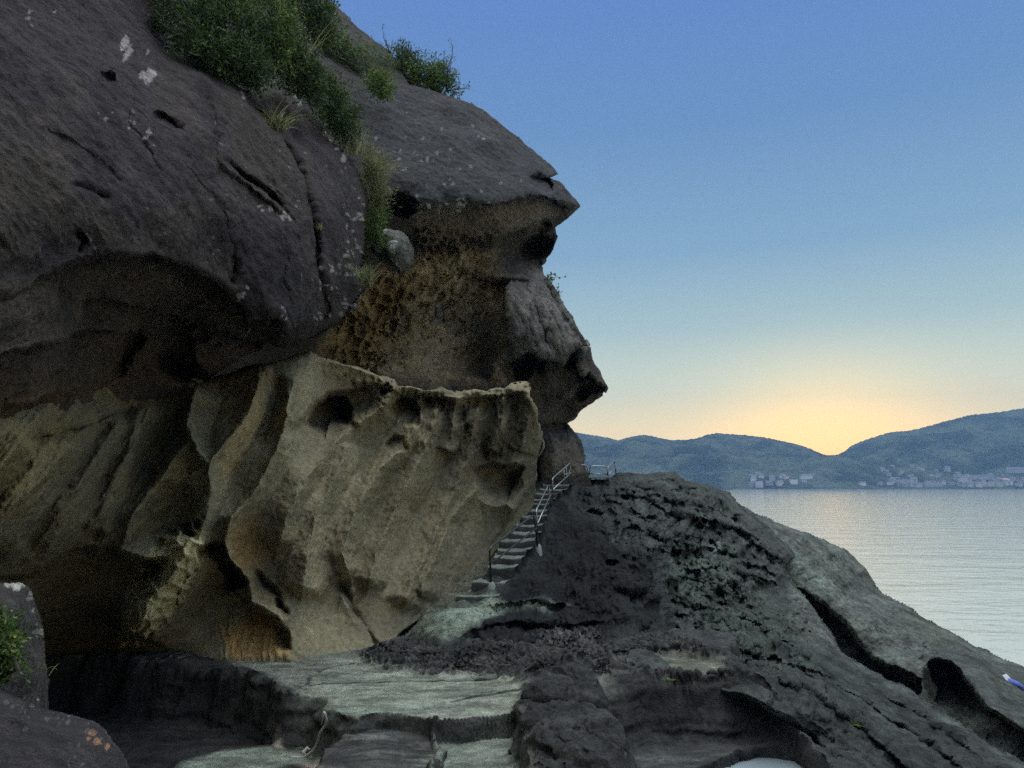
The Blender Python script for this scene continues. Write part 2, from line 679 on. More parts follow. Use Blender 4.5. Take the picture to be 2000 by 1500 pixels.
# ---- the back cliff: brow, honeycombed hollow and the jutting nose
out = [(-420, -420), (420, -160), (560, -60), (640, -2), (700, 55), (765, 108), (800, 165), (880, 188), (940, 213), (1000, 260), (1050, 303),
       (1078, 326), (1090, 341), (1070, 344), (1098, 362), (1132, 402), (1108, 425), (1085, 443), (1089, 465), (1075, 495),
       (1057, 518), (1062, 537), (1082, 562), (1112, 612), (1150, 678), (1156, 705), (1172, 730), (1185, 757), (1160, 785),
       (1130, 806), (1107, 828), (1128, 850), (1138, 880), (1141, 912), (1160, 960), (1160, 1020), (900, 1050), (600, 950), (-420, 900)]
ct = [(-420, -400, 20), (-420, 800, 20), (0, 0, 22), (0, 700, 22), (300, 300, 22), (300, 850, 24),
      (420, -120, 33), (560, -50, 33), (640, 0, 33), (765, 110, 32), (600, 80, 27), (560, 200, 23), (680, 180, 26),
      (820, 300, 25), (900, 220, 28.5), (1000, 270, 29.5), (1080, 332, 30), (1130, 402, 29.5), (720, 300, 23.5), (760, 380, 22.8), (950, 340, 25.5),
      (820, 405, 23.2), (960, 398, 24.0), (1060, 383, 26.3), (1100, 400, 28.3),
      (830, 440, 24.4), (960, 440, 25.2), (1040, 440, 27), (1085, 463, 29),
      (760, 500, 25.5), (850, 520, 26.3), (940, 530, 26.8), (1010, 500, 28), (1060, 520, 28.5),
      (760, 600, 26.3), (850, 620, 26.8), (930, 620, 27.4), (660, 660, 25), (620, 760, 24), (880, 720, 26.8), (950, 700, 27.2),
      (985, 560, 25.8), (1060, 600, 26.2), (1010, 660, 25.6), (1090, 680, 26), (1150, 690, 27.3), (1183, 757, 27.6),
      (1130, 800, 28.6), (1108, 828, 29.3), (1060, 780, 27.6), (980, 760, 26.8), (1100, 750, 26.6),
      (1060, 860, 28), (1100, 870, 27.8), (1138, 890, 28.6), (1080, 930, 27.6), (1000, 930, 28), (900, 1000, 26)]
rk = Rock(out, ct, 2.0, 4.0, 1, (0.115, 0.108, 0.105))
# brow edge and its undercut
rk.ledge([(755, 385), (810, 408), (880, 408), (960, 402), (1030, 388), (1060, 378), (1095, 398), (1125, 405)], 1.1, 3, 55)
rk.ledge([(1034, 343), (1052, 340), (1072, 347), (1084, 362), (1080, 376)], 1.6, 3, 16, 0.1)
rk.pit(1060, 360, 22, 11, 0.8, 25)
rk.ridge([(1050, 378), (1090, 388), (1128, 402)], 5, 0.35, 0.05)
rk.pit(782, 402, 34, 22, 2.6, 10)
rk.ledge([(900, 480), (960, 470), (1010, 450), (1060, 425), (1085, 440)], 0.9, 8, 55)
rk.pit(1042, 488, 42, 28, 1.6, -15)
rk.ridge([(1088, 442), (1088, 466), (1074, 496), (1058, 517)], 7, 0.5, 0.05)
rk.ridge([(950, 470), (1000, 440), (1060, 425)], 14, 0.35)
# left flank of the nose: a vertical flange, dark hollow left of it
rk.ledge([(958, 745), (962, 715), (985, 690), (992, 640), (990, 590), (997, 545)][::-1], 2.0, 4, 55, 0.05)
rk.ledge([(955, 550), (985, 540), (1040, 545)], 0.5, 6, 30)
rk.ridge([(996, 545), (992, 620), (985, 690)], 6, 0.35)
rk.ridge([(1065, 540), (1090, 610), (1120, 670), (1150, 700)], 30, 0.35)
rk.groove([(1045, 560), (1030, 640), (1010, 700)], 9, 0.25)
rk.groove([(1075, 600), (1060, 680)], 7, 0.2)
for p in ((1035, 712, 14, 30, 1.0, 25), (1056, 712, 8, 15, 0.8, 20), (1118, 698, 15, 26, 1.1, 20), (1140, 765, 15, 24, 0.9, 40), (1165, 760, 8, 14, 0.5, 35), (1012, 735, 16, 20, 0.8, 30)):
    rk.pit(p[0], p[1], p[2], p[3], p[4], p[5])
rk.ledge([(995, 712), (1020, 700), (1035, 688), (1052, 706), (1072, 698), (1100, 712), (1118, 690), (1136, 735), (1150, 728), (1166, 752), (1184, 757)], 1.3, 3, 60, 0.03)
rk.ridge([(1062, 540), (1084, 572), (1112, 620), (1150, 684)], 7, 0.4)
rk.groove([(1040, 560), (1052, 620), (1075, 690)], 5, 0.3)
rk.ledge([(1100, 640), (1080, 600), (1062, 560)], 0.35, 4, 26)
rk.ridge([(1128, 715), (1115, 750), (1098, 785)], 6, 0.5)
rk.ridge([(1180, 757), (1150, 750), (1128, 735)], 9, 0.4)
rk.ridge([(985, 690), (965, 710), (958, 745)], 9, 0.6)
rk.ledge([(1020, 845), (1070, 826), (1110, 826)], 0.5, 5, 14)
rk.groove([(1052, 850), (1050, 900), (1052, 945)], 8, 1.2)
rk.ridge([(1075, 840), (1085, 880), (1080, 930)], 10, 0.3)
rk.ridge([(1110, 840), (1115, 880), (1110, 920)], 8, 0.25)
hm = rk.area([(640, 690), (660, 620), (720, 560), (800, 510), (870, 490), (930, 500), (960, 530), (930, 600), (880, 660), (800, 680), (740, 730), (650, 720)], 28)
rk.honey(hm, 24, 0.5, 1.4, 35, 3, 0.45)
rk.honey(hm * sstep(rk.rag, -0.2, 0.2), 10, 0.22, 1.3, 20, 5, 0.45)
hm2 = rk.area([(790, 430), (960, 470), (900, 500), (800, 500)], 20)
rk.honey(hm2, 16, 0.3, 1.2, 0, 8, 0.5)
rk.flutes(rk.area([(880, 520), (980, 540), (960, 740), (800, 740), (860, 640)], 30), 26, 0.18, 20, 4)
rk.flutes(rk.area([(1000, 530), (1060, 530), (1160, 700), (1100, 720), (1000, 700)], 15), 16, 0.14, -20, 6)
bro = rk.area([(700, 150), (900, 190), (1080, 330), (1120, 400), (960, 395), (800, 405), (700, 380)], 20)
rk.flutes(bro, 40, 0.12, -60, 3, 9)
rk.rough([(3.2, 0.30), (1.1, 0.12), (0.35, 0.06), (0.12, 0.025)])
rk.round_edge(5, 0.25)
rk.paint(bro, (0.095, 0.098, 0.115))
rk.paint(bro * rk.streak(22, -60, 4, 2), (0.14, 0.145, 0.16), 0.6)
rk.paint(rk.area([(800, 415), (960, 405), (1060, 390), (1080, 420), (960, 470), (820, 480)], 12), (0.30, 0.26, 0.215))
rk.paint(rk.area([(640, 700), (640, 600), (740, 540), (860, 480), (960, 500), (990, 560), (960, 740), (700, 740)], 25), (0.60, 0.50, 0.34))
rk.paint(rk.area([(630, 700), (650, 620), (740, 540), (800, 560), (770, 660), (700, 720)], 30), (0.62, 0.45, 0.22))
rk.paint(rk.area([(880, 650), (960, 620), (985, 740), (780, 745)], 25), (0.52, 0.45, 0.34))
rk.paint(rk.area([(995, 545), (1060, 530), (1160, 690), (1000, 700)], 14), (0.36, 0.345, 0.35))
rk.paint(rk.streak(10, -18, 7, 3) * rk.area([(995, 545), (1060, 530), (1160, 690), (1000, 700)], 14), (0.22, 0.21, 0.215), 0.7)
rk.paint(rk.area([(1000, 720), (1150, 700), (1185, 757), (1110, 826), (1040, 820)], 14), (0.19, 0.175, 0.16))
rk.paint(rk.area([(1060, 835), (1125, 845), (1140, 920), (1060, 940)], 10), (0.30, 0.265, 0.235))
rk.stain([(1060, 545), (1085, 610), (1070, 690)], 12, (0.24, 0.27, 0.24), 0.8)
rk.stain([(1090, 590), (1130, 660)], 10, (0.24, 0.27, 0.25), 0.7)
rk.spots([(852, 608)], (0.42, 0.40, 0.36), (6, 16), 9, 7, 4, 0.7)
rk.spots([(958, 662)], (0.35, 0.34, 0.30), (4, 7), 2, 3, 5, 0.7)
rk.spots([(820, 408), (850, 410), (880, 405), (900, 403)], LICHEN, (2, 6), 26, 8, 6, 0.7)
rk.spots([(820, 330), (900, 340), (960, 370), (780, 290)], (0.5, 0.52, 0.56), (2, 5), 40, 45, 7, 0.6)
cliff = rk.build('cliff', M_DARK, (0.8, 2.5, 6.0), 0.0, (0.52, 0.50, 0.47))
tag(cliff, 'dark sea cliff with jutting brow and honeycombed hollow behind the cave', kind='structure')
CLIFF = rk

# ---- the tan scalloped wall of the cave
out = [(-420, 560), (300, 640), (380, 752), (430, 735), (500, 716), (560, 702), (605, 686), (632, 700), (655, 708), (700, 718), (745, 735), (768, 744), (776, 756), (800, 755), (830, 764), (862, 757),
       (890, 770), (925, 760), (950, 766), (970, 757), (985, 762), (1000, 748), (1030, 745), (1036, 760), (1034, 775), (1048, 800), (1046, 820), (1060, 845), (1062, 870), (1048, 900), (1046, 945), (1042, 985),
       (1020, 1022), (990, 1052), (965, 1082), (936, 1118), (905, 1152), (862, 1182), (815, 1212), (775, 1240), (750, 1290), (500, 1330), (200, 1420), (-420, 1420)]
ct = [(-900, 600, 5), (-500, 900, 4.6), (-500, 1200, 5.2), (-200, 800, 6.2), (0, 850, 7.4), (0, 1000, 8.0), (0, 1160, 9.8), (0, 1280, 13), (100, 820, 8.8), (100, 1000, 9.2),
      (200, 800, 10.6), (200, 950, 10.6), (200, 1060, 11.3), (110, 1150, 11.6), (130, 1250, 13.8), (210, 1150, 12.3), (210, 1230, 13.7),
      (300, 700, 14), (300, 800, 12.6), (300, 950, 12.0), (300, 1050, 12.0), (270, 1235, 13.5), (265, 1275, 14.7), (300, 1180, 13.0), (200, 1290, 15.2), (400, 1320, 14.3),
      (380, 755, 14.2), (400, 800, 13.3), (410, 900, 12.4), (405, 1000, 12.3), (380, 1080, 12.4), (350, 1280, 14.7), (380, 1180, 13.9),
      (500, 720, 14.8), (500, 850, 13.6), (470, 960, 13.5), (450, 1060, 13.6), (490, 1210, 14.25), (500, 1300, 14.1), (430, 1150, 14.4),
      (600, 690, 15.8), (600, 800, 15.2), (560, 950, 14.4), (560, 1100, 14.3), (590, 1200, 14.2), (580, 1285, 14.1),
      (700, 720, 17.0), (690, 800, 17.2), (700, 900, 16.6), (680, 1050, 15.6), (700, 1180, 14.9), (700, 1275, 14.5),
      (770, 748, 17.6), (830, 900, 18.0), (800, 1050, 17.2), (800, 1180, 15.9), (800, 1260, 15.1),
      (900, 766, 19.0), (920, 880, 19.4), (920, 1000, 19.0), (900, 1130, 17.4), (880, 1220, 16.2), (860, 1290, 14.6),
      (1030, 745, 20.2), (1045, 830, 20.5), (1030, 950, 20.8), (1000, 1060, 19.6), (960, 1150, 18.2), (1055, 980, 22.3)]
rk = Rock(out, ct, 2.0, 4.0, 2, (0.265, 0.24, 0.175), 5.5)
# shells and ribs, from the honeycomb pillar rightwards
RIBS = [[(507, 712), (503, 760), (473, 833), (416, 890), (407, 918), (412, 964), (402, 1010), (388, 1060), (345, 1110), (290, 1180), (262, 1250)],
        [(399, 722), (370, 793), (376, 856), (342, 890), (308, 947), (256, 1010), (234, 1067), (285, 1090), (340, 1085)],
        [(378, 765), (366, 830), (386, 880), (408, 905)],
        [(300, 775), (268, 856), (217, 987), (190, 1060)],
        [(610, 690), (575, 745), (561, 800), (540, 880), (490, 970), (448, 1020), (440, 1058), (452, 1098), (482, 1128), (492, 1176), (542, 1200), (575, 1265)],
        [(770, 746), (764, 760), (748, 790), (716, 822), (684, 839), (661, 862), (600, 930), (560, 1010), (540, 1090)],
        [(684, 839), (668, 900), (620, 1000), (598, 1090), (590, 1180)],
        [(822, 780), (804, 850), (781, 879), (741, 913), (695, 998), (670, 1080), (690, 1150)],
        [(862, 765), (852, 820), (830, 880), (775, 985), (735, 1080), (715, 1170)],
        [(893, 768), (886, 830), (870, 890)], [(940, 765), (929, 810), (915, 880), (890, 960), (850, 1040), (812, 1120), (780, 1210)],
        [(985, 765), (978, 830), (960, 890)], [(1036, 752), (1030, 830), (1010, 890)],
        [(1048, 900), (1000, 900), (935, 953), (878, 1015), (860, 1060), (830, 1130), (815, 1190)], [(935, 953), (965, 970), (1010, 1000)],
        [(610, 694), (700, 722), (770, 750), (830, 764), (900, 768), (970, 760), (1034, 752), (1048, 800), (1056, 870)]]
_ = rk.scallop(RIBS[-1:], 30, 0.5, sstep(rk.X, 560, 640))
RIBS = RIBS[:-1] + [[(245, 800), (150, 950), (60, 1080)], [(150, 850), (60, 960), (-40, 1070)], [(60, 850), (-30, 940), (-110, 1010)]]
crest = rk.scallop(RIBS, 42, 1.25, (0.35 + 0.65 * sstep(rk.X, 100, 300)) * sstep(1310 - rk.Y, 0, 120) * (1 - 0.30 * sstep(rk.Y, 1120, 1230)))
rk.ledge([(262, 1250), (290, 1180), (345, 1110), (386, 1060), (402, 1010), (414, 960), (410, 905)][::-1], 0.0, 5, 40)
rk.ridge([(378, 770), (366, 830), (386, 880), (408, 905)], 9, 0.3)
rk.ledge([(408, 905), (386, 880), (366, 830), (378, 770)], 0.35, 6, 50)
rk.ridge([(400, 905), (345, 945), (320, 990), (290, 1010), (240, 1060), (250, 1080)], 8, 0.22)
rk.ledge([(205, 1055), (245, 1085), (300, 1090), (340, 1085)], 0.7, 8, 60, 0.2)
rk.ledge([(-50, 1130), (60, 1120), (140, 1070), (210, 1060)], 0.6, 12, 70, 0.2)
rk.pit(330, 990, 62, 50, 0.35, -40)
rk.groove([(300, 800), (262, 900), (215, 1010), (170, 1070)], 20, 0.35)
rk.ridge([(282, 790), (240, 900), (195, 1000), (140, 1070)], 14, 0.25)
rk.groove([(220, 800), (130, 950), (40, 1080)], 26, 0.4)
rk.ridge([(60, 830), (-30, 920), (-80, 1020)], 24, 0.2)
rk.groove([(30, 860), (110, 850), (180, 830), (270, 780)], 10, 0.35)
rk.ridge([(140, 850), (200, 825), (270, 775)], 8, 0.25)
# the second shell: edge curls round the dark hole and the orange niche
e2 = [(612, 692), (575, 770), (545, 860), (520, 920), (470, 985), (440, 1030), (438, 1062), (450, 1095), (480, 1125), (490, 1175), (512, 1192), (542, 1200), (556, 1225), (575, 1262)]
rk.ledge(e2, 0.25, 8, 70, 0.05)
rk.ridge([(500, 760), (520, 720), (530, 760), (500, 850), (455, 930)], 7, 0.2)
rk.ridge([(566, 760), (560, 800), (575, 830)], 7, 0.3)
rk.groove([(545, 730), (530, 800), (505, 870)], 12, 0.35)
rk.groove([(590, 720), (580, 790), (560, 860)], 10, 0.3)
rk.ledge([(380, 1066), (405, 1062), (436, 1056), (444, 1085), (470, 1112), (486, 1140)], 1.5, 6, 34, 0.05)
rk.ridge([(395, 1075), (425, 1110), (448, 1140)], 10, 0.5)
rk.ledge([(572, 1272), (566, 1235), (545, 1205), (500, 1195), (484, 1170), (480, 1140), (452, 1108)][::-1], 0.45, 5, 22, 0.05)
rk.groove([(495, 1110), (515, 1140), (545, 1165), (548, 1185), (570, 1205)], 6, 0.5)
rk.pit(545, 1180, 12, 9, 0.5, 40)
rk.flutes(rk.area([(415, 1190), (520, 1200), (570, 1290), (430, 1290)], 14), 16, 0.12, 0, 4)
# big scallop below the rim and its dark hollow
rk.ledge([(590, 830), (612, 796), (640, 772), (676, 772), (690, 800), (686, 835)], 1.5, 9, 55, 0.1)
rk.pit(655, 810, 34, 40, 0.8, 25)
rk.ledge([(560, 850), (610, 790), (640, 765), (690, 760), (735, 745)], 0.5, 9, 70)
rk.ridge([(772, 750), (755, 780), (735, 805), (690, 832)], 9, 0.6)
rk.ledge([(752, 800), (775, 775), (805, 778), (822, 800), (818, 840)], 0.9, 7, 36, 0.1)
rk.ledge([(745, 870), (768, 850), (790, 852), (798, 880)], 0.4, 6, 30, 0.15)
rk.ledge([(720, 745), (790, 768), (860, 775), (920, 775), (985, 770), (1035, 760)], 0.6, 6, 40)
rk.ridge([(610, 694), (700, 722), (770, 750), (900, 766), (970, 758), (1030, 747), (1042, 790), (1052, 850)], 6, 0.3, 0.04)
rk.ridge([(655, 1147), (690, 1204), (747, 1260)], 10, 0.2)
rk.pit(975, 945, 48, 42, 0.9, -15)
rk.ledge([(920, 915), (960, 902), (1015, 905), (1030, 915)], 0.8, 6, 50)
rk.groove([(660, 1130), (690, 1190), (730, 1250), (745, 1275)], 7, 0.25)
rk.groove([(690, 1180), (660, 1130), (640, 1080)], 6, 0.15)
up = rk.area([(640, 720), (780, 760), (1040, 760), (1055, 850), (1000, 900), (800, 880), (760, 800)], 15)
rk.honey(up * (0.25 + 0.75 * sstep(rk.rag, -0.2, 0.35)), 22, 0.34, 2.6, 12, 4, 0.75)
rk.flutes(up, 24, 0.22, 10, 3, 12)
rk.honey(rk.area([(740, 745), (770, 750), (750, 800), (690, 835), (680, 820), (735, 785)], 8), 14, 0.4, 1.2, 30, 6, 0.5)
rim = rk.area([(700, 715), (770, 745), (1035, 742), (1050, 800), (960, 790), (780, 785)], 8)
rk.honey(rim, 13, 0.22, 1.8, 10, 7, 0.8)
rk.flutes(rim, 20, 0.12, 0, 2.0, 15)
pil = rk.area([(318, 1040), (395, 1010), (404, 1068), (384, 1120), (335, 1200), (288, 1258), (235, 1262), (246, 1170), (272, 1110)], 7)
rk.ridge([(378, 1045), (345, 1105), (290, 1180), (262, 1245)], 40, 0.85, 0.05)
rk.honey(pil, 23, 0.42, 1.35, 40, 9, 0.5)
whole = rk.area([(420, 760), (620, 700), (1050, 760), (1040, 1000), (880, 1240), (560, 1280), (520, 1150), (450, 1060)], 30, 0.2)
rk.flutes(whole, 60, 0.16, 28, 5, 6)
rk.flutes(whole, 30, 0.06, 28, 6, 7, False)
left = rk.area([(-300, 800), (380, 780), (400, 900), (250, 1080), (-300, 1120)], 30, 0.2)
rk.flutes(left, 70, 0.40, 38, 6, 8)
low = rk.area([(600, 1000), (960, 950), (1000, 1050), (880, 1220), (700, 1270), (600, 1200)], 40)
rk.honey(low * sstep(fbm(np.stack([rk.X / 60, rk.Y / 60, rk.X * 0], -1), 3), 0.1, 0.5), 12, 0.05, 1.8, 30, 12, 0.7)
rk.rough([(1.6, 0.04), (0.5, 0.018), (0.16, 0.018), (0.07, 0.011)])
rk.paint(whole * rk.streak(18, 28, 8, 3), (0.20, 0.175, 0.125), 0.4)
rk.paint(whole * rk.streak(9, 28, 4, 5, 0.15, 0.5), (0.36, 0.33, 0.24), 0.4)
rk.paint(rk.area([(-900, 560), (380, 760), (380, 900), (250, 1080), (260, 1300), (-900, 1430)], 30), (0.17, 0.15, 0.105))  # darker gray-brown left part, with the cave's shade painted into the tint
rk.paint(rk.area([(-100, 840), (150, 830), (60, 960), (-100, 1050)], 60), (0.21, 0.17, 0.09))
rk.paint(rk.area([(420, 1200), (520, 1205), (570, 1280), (450, 1290)], 12), (0.50, 0.34, 0.17))
rk.paint(rk.area([(440, 1030), (500, 1010), (520, 1080), (490, 1120), (450, 1090)], 16), (0.33, 0.235, 0.13))
rk.paint(rk.area([(470, 760), (530, 720), (520, 800), (450, 930), (430, 920)], 12), (0.36, 0.285, 0.17))
rk.paint(rk.area([(420, 1160), (470, 1160), (470, 1220), (420, 1230)], 15), (0.34, 0.30, 0.18))
rk.paint(crest * sstep(rk.rag, -0.2, 0.4) * sstep(rk.X, 200, 320), (0.33, 0.305, 0.23), 0.45)  # edge highlights painted into the tint along the rib crests
rk.paint(pil, (0.62, 0.57, 0.39))
rk.paint(rk.area([(300, 960), (400, 920), (410, 1040), (330, 1040)], 20), (0.23, 0.21, 0.155))
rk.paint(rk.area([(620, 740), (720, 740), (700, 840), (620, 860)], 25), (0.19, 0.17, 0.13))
rk.paint(rim * sstep(rk.rag, -0.1, 0.4), (0.21, 0.19, 0.14))
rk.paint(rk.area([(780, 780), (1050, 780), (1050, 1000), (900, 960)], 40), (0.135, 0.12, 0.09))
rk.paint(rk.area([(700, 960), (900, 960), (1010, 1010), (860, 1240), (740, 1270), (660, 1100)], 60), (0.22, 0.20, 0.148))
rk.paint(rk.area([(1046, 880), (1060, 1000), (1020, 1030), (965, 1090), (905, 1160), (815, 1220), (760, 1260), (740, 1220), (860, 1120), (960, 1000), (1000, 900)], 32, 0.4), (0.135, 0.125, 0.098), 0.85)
rk.stain([(640, 1080), (660, 1140), (700, 1200), (735, 1260)], 14, (0.19, 0.17, 0.14), 0.8)
rk.stain([(760, 1060), (790, 1160), (780, 1220)], 20, (0.20, 0.18, 0.14), 0.6)
rk.round_edge(13, 0.5, [(380, 752), (430, 735), (500, 716), (605, 686), (632, 700), (700, 718), (770, 748), (900, 766), (970, 757), (1030, 745), (1052, 810), (1060, 860), (1048, 900)])
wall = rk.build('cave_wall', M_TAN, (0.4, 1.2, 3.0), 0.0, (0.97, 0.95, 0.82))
tag(wall, 'tan scalloped sandstone wall of the sea cave', kind='structure')
WALL = rk

# ---- the big dark overhang at the upper left
out = [(-420, -420), (250, -260), (290, -60), (315, 60), (345, 100), (390, 112), (425, 132), (470, 172), (505, 185), (540, 165), (585, 178), (605, 200), (630, 250), (640, 272),
       (672, 290), (700, 335), (720, 380), (722, 425), (712, 470), (705, 520), (712, 560), (690, 600), (662, 628), (625, 655), (590, 668), (548, 673),
       (520, 668), (480, 690), (440, 720), (392, 742), (380, 735), (360, 752), (330, 770), (260, 800), (180, 830), (100, 850), (0, 870), (-420, 960)]
ct = [(-1000, -800, 5), (-900, 300, 4.0), (-900, 800, 4.2), (-400, 0, 6), (-400, 500, 4.6), (-400, 760, 5.2),
      (0, 0, 8.2), (0, 150, 7.0), (0, 300, 6.3), (0, 450, 5.9), (0, 570, 6.0), (0, 690, 6.2), (0, 760, 7.0), (0, 860, 8.0),
      (200, -200, 15), (300, 0, 14), (200, 0, 11.5), (345, 100, 13.5), (200, 150, 9.2), (200, 300, 8.1), (200, 450, 7.6), (200, 520, 8.0), (180, 600, 9.2), (200, 660, 9.4), (200, 700, 10.6), (200, 800, 11.2),
      (400, 135, 13.0), (400, 250, 11.0), (400, 400, 10.1), (400, 500, 10.2), (430, 560, 10.8), (330, 540, 9.6), (330, 600, 11.4), (390, 650, 12.4), (300, 720, 13.0), (390, 735, 13.8),
      (540, 180, 16.0), (540, 300, 13.4), (540, 430, 12.0), (540, 560, 11.7), (548, 665, 12.0), (480, 640, 11.7), (500, 670, 13.4), (440, 700, 13.6),
      (620, 230, 17.6), (640, 300, 16.2), (640, 420, 14.3), (640, 540, 13.9), (620, 640, 14.0), (718, 420, 18.0), (700, 340, 17.8), (700, 560, 17.2)]
rk = Rock(out, ct, 2.4, 3.0, 3, (0.125, 0.113, 0.108), 7)
# rounded belly edge above the cave roof
rk.ledge([(60, 560), (130, 520), (210, 498), (290, 500), (360, 520), (420, 548), (465, 590), (480, 640), (520, 668)], 0.85, 10, 60, 0.12)
rk.ridge([(40, 560), (130, 515), (210, 492), (290, 494), (370, 515), (430, 545), (475, 590)], 16, 0.18)
rk.ridge([(160, 585), (240, 590), (300, 605), (345, 625), (395, 645)], 7, 0.25)
rk.ledge([(160, 585), (240, 590), (300, 605), (345, 625), (395, 645)], 0.35, 7, 50)
rk.ledge([(-60, 705), (0, 692), (70, 675), (150, 655), (220, 648), (280, 655), (300, 680)], 0.8, 8, 60)
rk.ridge([(-60, 700), (0, 688), (70, 670), (150, 650)], 7, 0.12)
rk.ledge([(375, 655), (395, 645), (450, 655), (520, 668)], 0.7, 6, 26)
rk.pit(350, 720, 60, 30, 1.3, 20)
rk.ridge([(385, 660), (378, 720), (395, 740)], 10, 0.3)
rk.groove([(0, 830), (100, 800), (200, 770), (300, 740)], 22, 0.35)
rk.ridge([(0, 800), (100, 770), (210, 735)], 16, 0.2)
# cracks and slots
rk.groove([(300, 215), (330, 235), (362, 262)], 6, 0.35, 0.25)
rk.groove([(135, 358), (175, 372), (215, 390)], 5, 0.22, 0.25)
rk.groove([(420, 305), (470, 340), (520, 375), (562, 412)], 5, 0.45, 0.2)
rk.ledge([(415, 315), (470, 352), (530, 400), (560, 420)], 0.2, 5, 30)
rk.groove([(140, 455), (160, 468), (150, 500)], 8, 0.25, 0.3)
rk.pit(152, 460, 16, 9, 0.3, 20)
rk.pit(210, 150, 22, 9, 0.3, 15)
rk.groove([(548, 265), (575, 310), (605, 400), (618, 470), (622, 560), (640, 600), (632, 640)], 5, 0.5, 0.06)
rk.ledge([(548, 255), (575, 310), (605, 400), (618, 470), (622, 560)], 0.15, 4, 25)
rk.groove([(480, 180), (510, 225), (548, 262)], 10, 0.7, 0.2)
rk.groove([(385, 145), (410, 190), (425, 270), (420, 300)], 8, 0.18)
rk.groove([(450, 460), (455, 530), (450, 560)], 7, 0.16)
for l_, a_ in (([(380, 140), (408, 190), (424, 260), (418, 310), (455, 345)], .22), ([(240, 120), (262, 180), (250, 240), (300, 300), (330, 380)], .15), ([(500, 330), (540, 360), (580, 430), (596, 520)], .16),
               ([(60, 240), (140, 270), (220, 330), (260, 400)], .12), ([(330, 300), (380, 340), (430, 400), (440, 470)], .13), ([(575, 470), (560, 540), (570, 600)], .15)):
    rk.ledge(jitter(l_, 9, 4, 8, 24, False), a_ * 0.45, 4, 34, 0.3)
rk.groove([(640, 275), (600, 262), (560, 268)], 12, 0.5, 0.2)
rk.pit(535, 625, 14, 12, 0.3)
rk.ledge([(465, 620), (490, 640), (520, 645), (545, 625)], 0.25, 5, 20)
top = rk.area([(-900, -700), (250, -200), (700, 300), (720, 560), (560, 660), (470, 590), (290, 490), (130, 510), (-900, 600)], 20, 0.2)
rk.flutes(top, 50, 0.10, -35, 4, 5, False)
rk.flutes(top, 18, 0.03, -35, 4, 6)
roof = rk.area([(-900, 640), (130, 540), (290, 520), (440, 580), (500, 670), (380, 740), (0, 880), (-900, 960)], 15, 0.2)
rk.flutes(roof, 46, 0.14, 70, 5, 7)
rk.rough([(2.2, 0.16), (0.7, 0.07), (0.2, 0.035), (0.07, 0.012)])
rk.round_edge(40, 1.6, [(315, 60), (345, 100), (425, 132), (505, 185), (540, 165), (605, 200), (640, 272), (672, 290), (700, 335), (722, 390), (712, 470), (705, 520), (712, 560), (662, 628), (590, 668), (548, 673), (520, 668)])
rk.paint(rk.area([(100, 330), (330, 420), (420, 480), (120, 520), (0, 500), (0, 320)], 60), (0.145, 0.132, 0.11))
rk.paint(rk.area([(420, 150), (560, 280), (600, 420), (450, 330)], 40), (0.15, 0.138, 0.115))
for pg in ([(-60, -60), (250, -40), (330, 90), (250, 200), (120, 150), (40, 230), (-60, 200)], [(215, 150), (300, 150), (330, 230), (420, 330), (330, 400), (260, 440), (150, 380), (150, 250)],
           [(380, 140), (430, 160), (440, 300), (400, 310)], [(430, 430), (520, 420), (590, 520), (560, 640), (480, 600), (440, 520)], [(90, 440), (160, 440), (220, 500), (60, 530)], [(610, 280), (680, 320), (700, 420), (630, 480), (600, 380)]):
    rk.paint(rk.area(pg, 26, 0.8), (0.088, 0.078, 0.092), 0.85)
rk.paint(rk.area([(-60, 260), (120, 330), (140, 480), (-60, 520)], 40, 0.6), (0.15, 0.14, 0.11), 0.8)
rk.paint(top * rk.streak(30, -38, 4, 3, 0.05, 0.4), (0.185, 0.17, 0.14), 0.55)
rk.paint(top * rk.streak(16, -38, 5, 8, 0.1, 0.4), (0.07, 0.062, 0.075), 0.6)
rk.paint(roof, (0.19, 0.17, 0.135))
rk.paint(rk.area([(-100, 760), (100, 730), (220, 760), (60, 850), (-100, 860)], 50), (0.22, 0.165, 0.085))
rk.paint(rk.area([(380, 655), (440, 660), (500, 680), (390, 740)], 10), (0.20, 0.165, 0.14))
rk.spots([(262, 98), (250, 92), (275, 108)], LICHEN, (5, 11), 7, 6, 1)
rk.spots([(288, 152)], LICHEN, (7, 13), 5, 6, 2)
rk.spots([(580, 190), (590, 205), (572, 180)], LICHEN, (5, 9), 8, 5, 3)
rk.spots([(645, 272), (660, 282), (632, 262), (675, 298)], LICHEN, (3, 7), 12, 5, 4)
rk.spots([(210, 215), (255, 240), (285, 272), (300, 280)], LICHEN, (2, 5), 16, 7, 5, 0.7)
rk.spots([(508, 405), (535, 412), (552, 415), (560, 425)], LICHEN, (2, 6), 16, 6, 6)
rk.spots([(700, 430), (690, 480), (700, 520), (660, 560), (680, 590), (640, 540)], LICHEN, (2, 6), 80, 20, 7, 0.8)
rk.spots([(475, 575), (480, 632), (495, 635), (550, 615), (625, 612)], LICHEN, (3, 6), 22, 7, 8)
rk.spots([(465, 175), (478, 190), (645, 312), (60, 30), (100, 20), (200, 300), (175, 465)], LICHEN, (2, 5), 16, 6, 9, 0.8)
rk.spots([(350, 480), (600, 370), (560, 330), (640, 450), (400, 420)], (0.60, 0.58, 0.55), (1.5, 3.5), 90, 70, 10, 0.7)
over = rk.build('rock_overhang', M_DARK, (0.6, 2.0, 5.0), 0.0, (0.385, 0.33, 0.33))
tag(over, 'huge dark rounded rock overhang roofing the cave at upper left', kind='structure')
OVER = rk

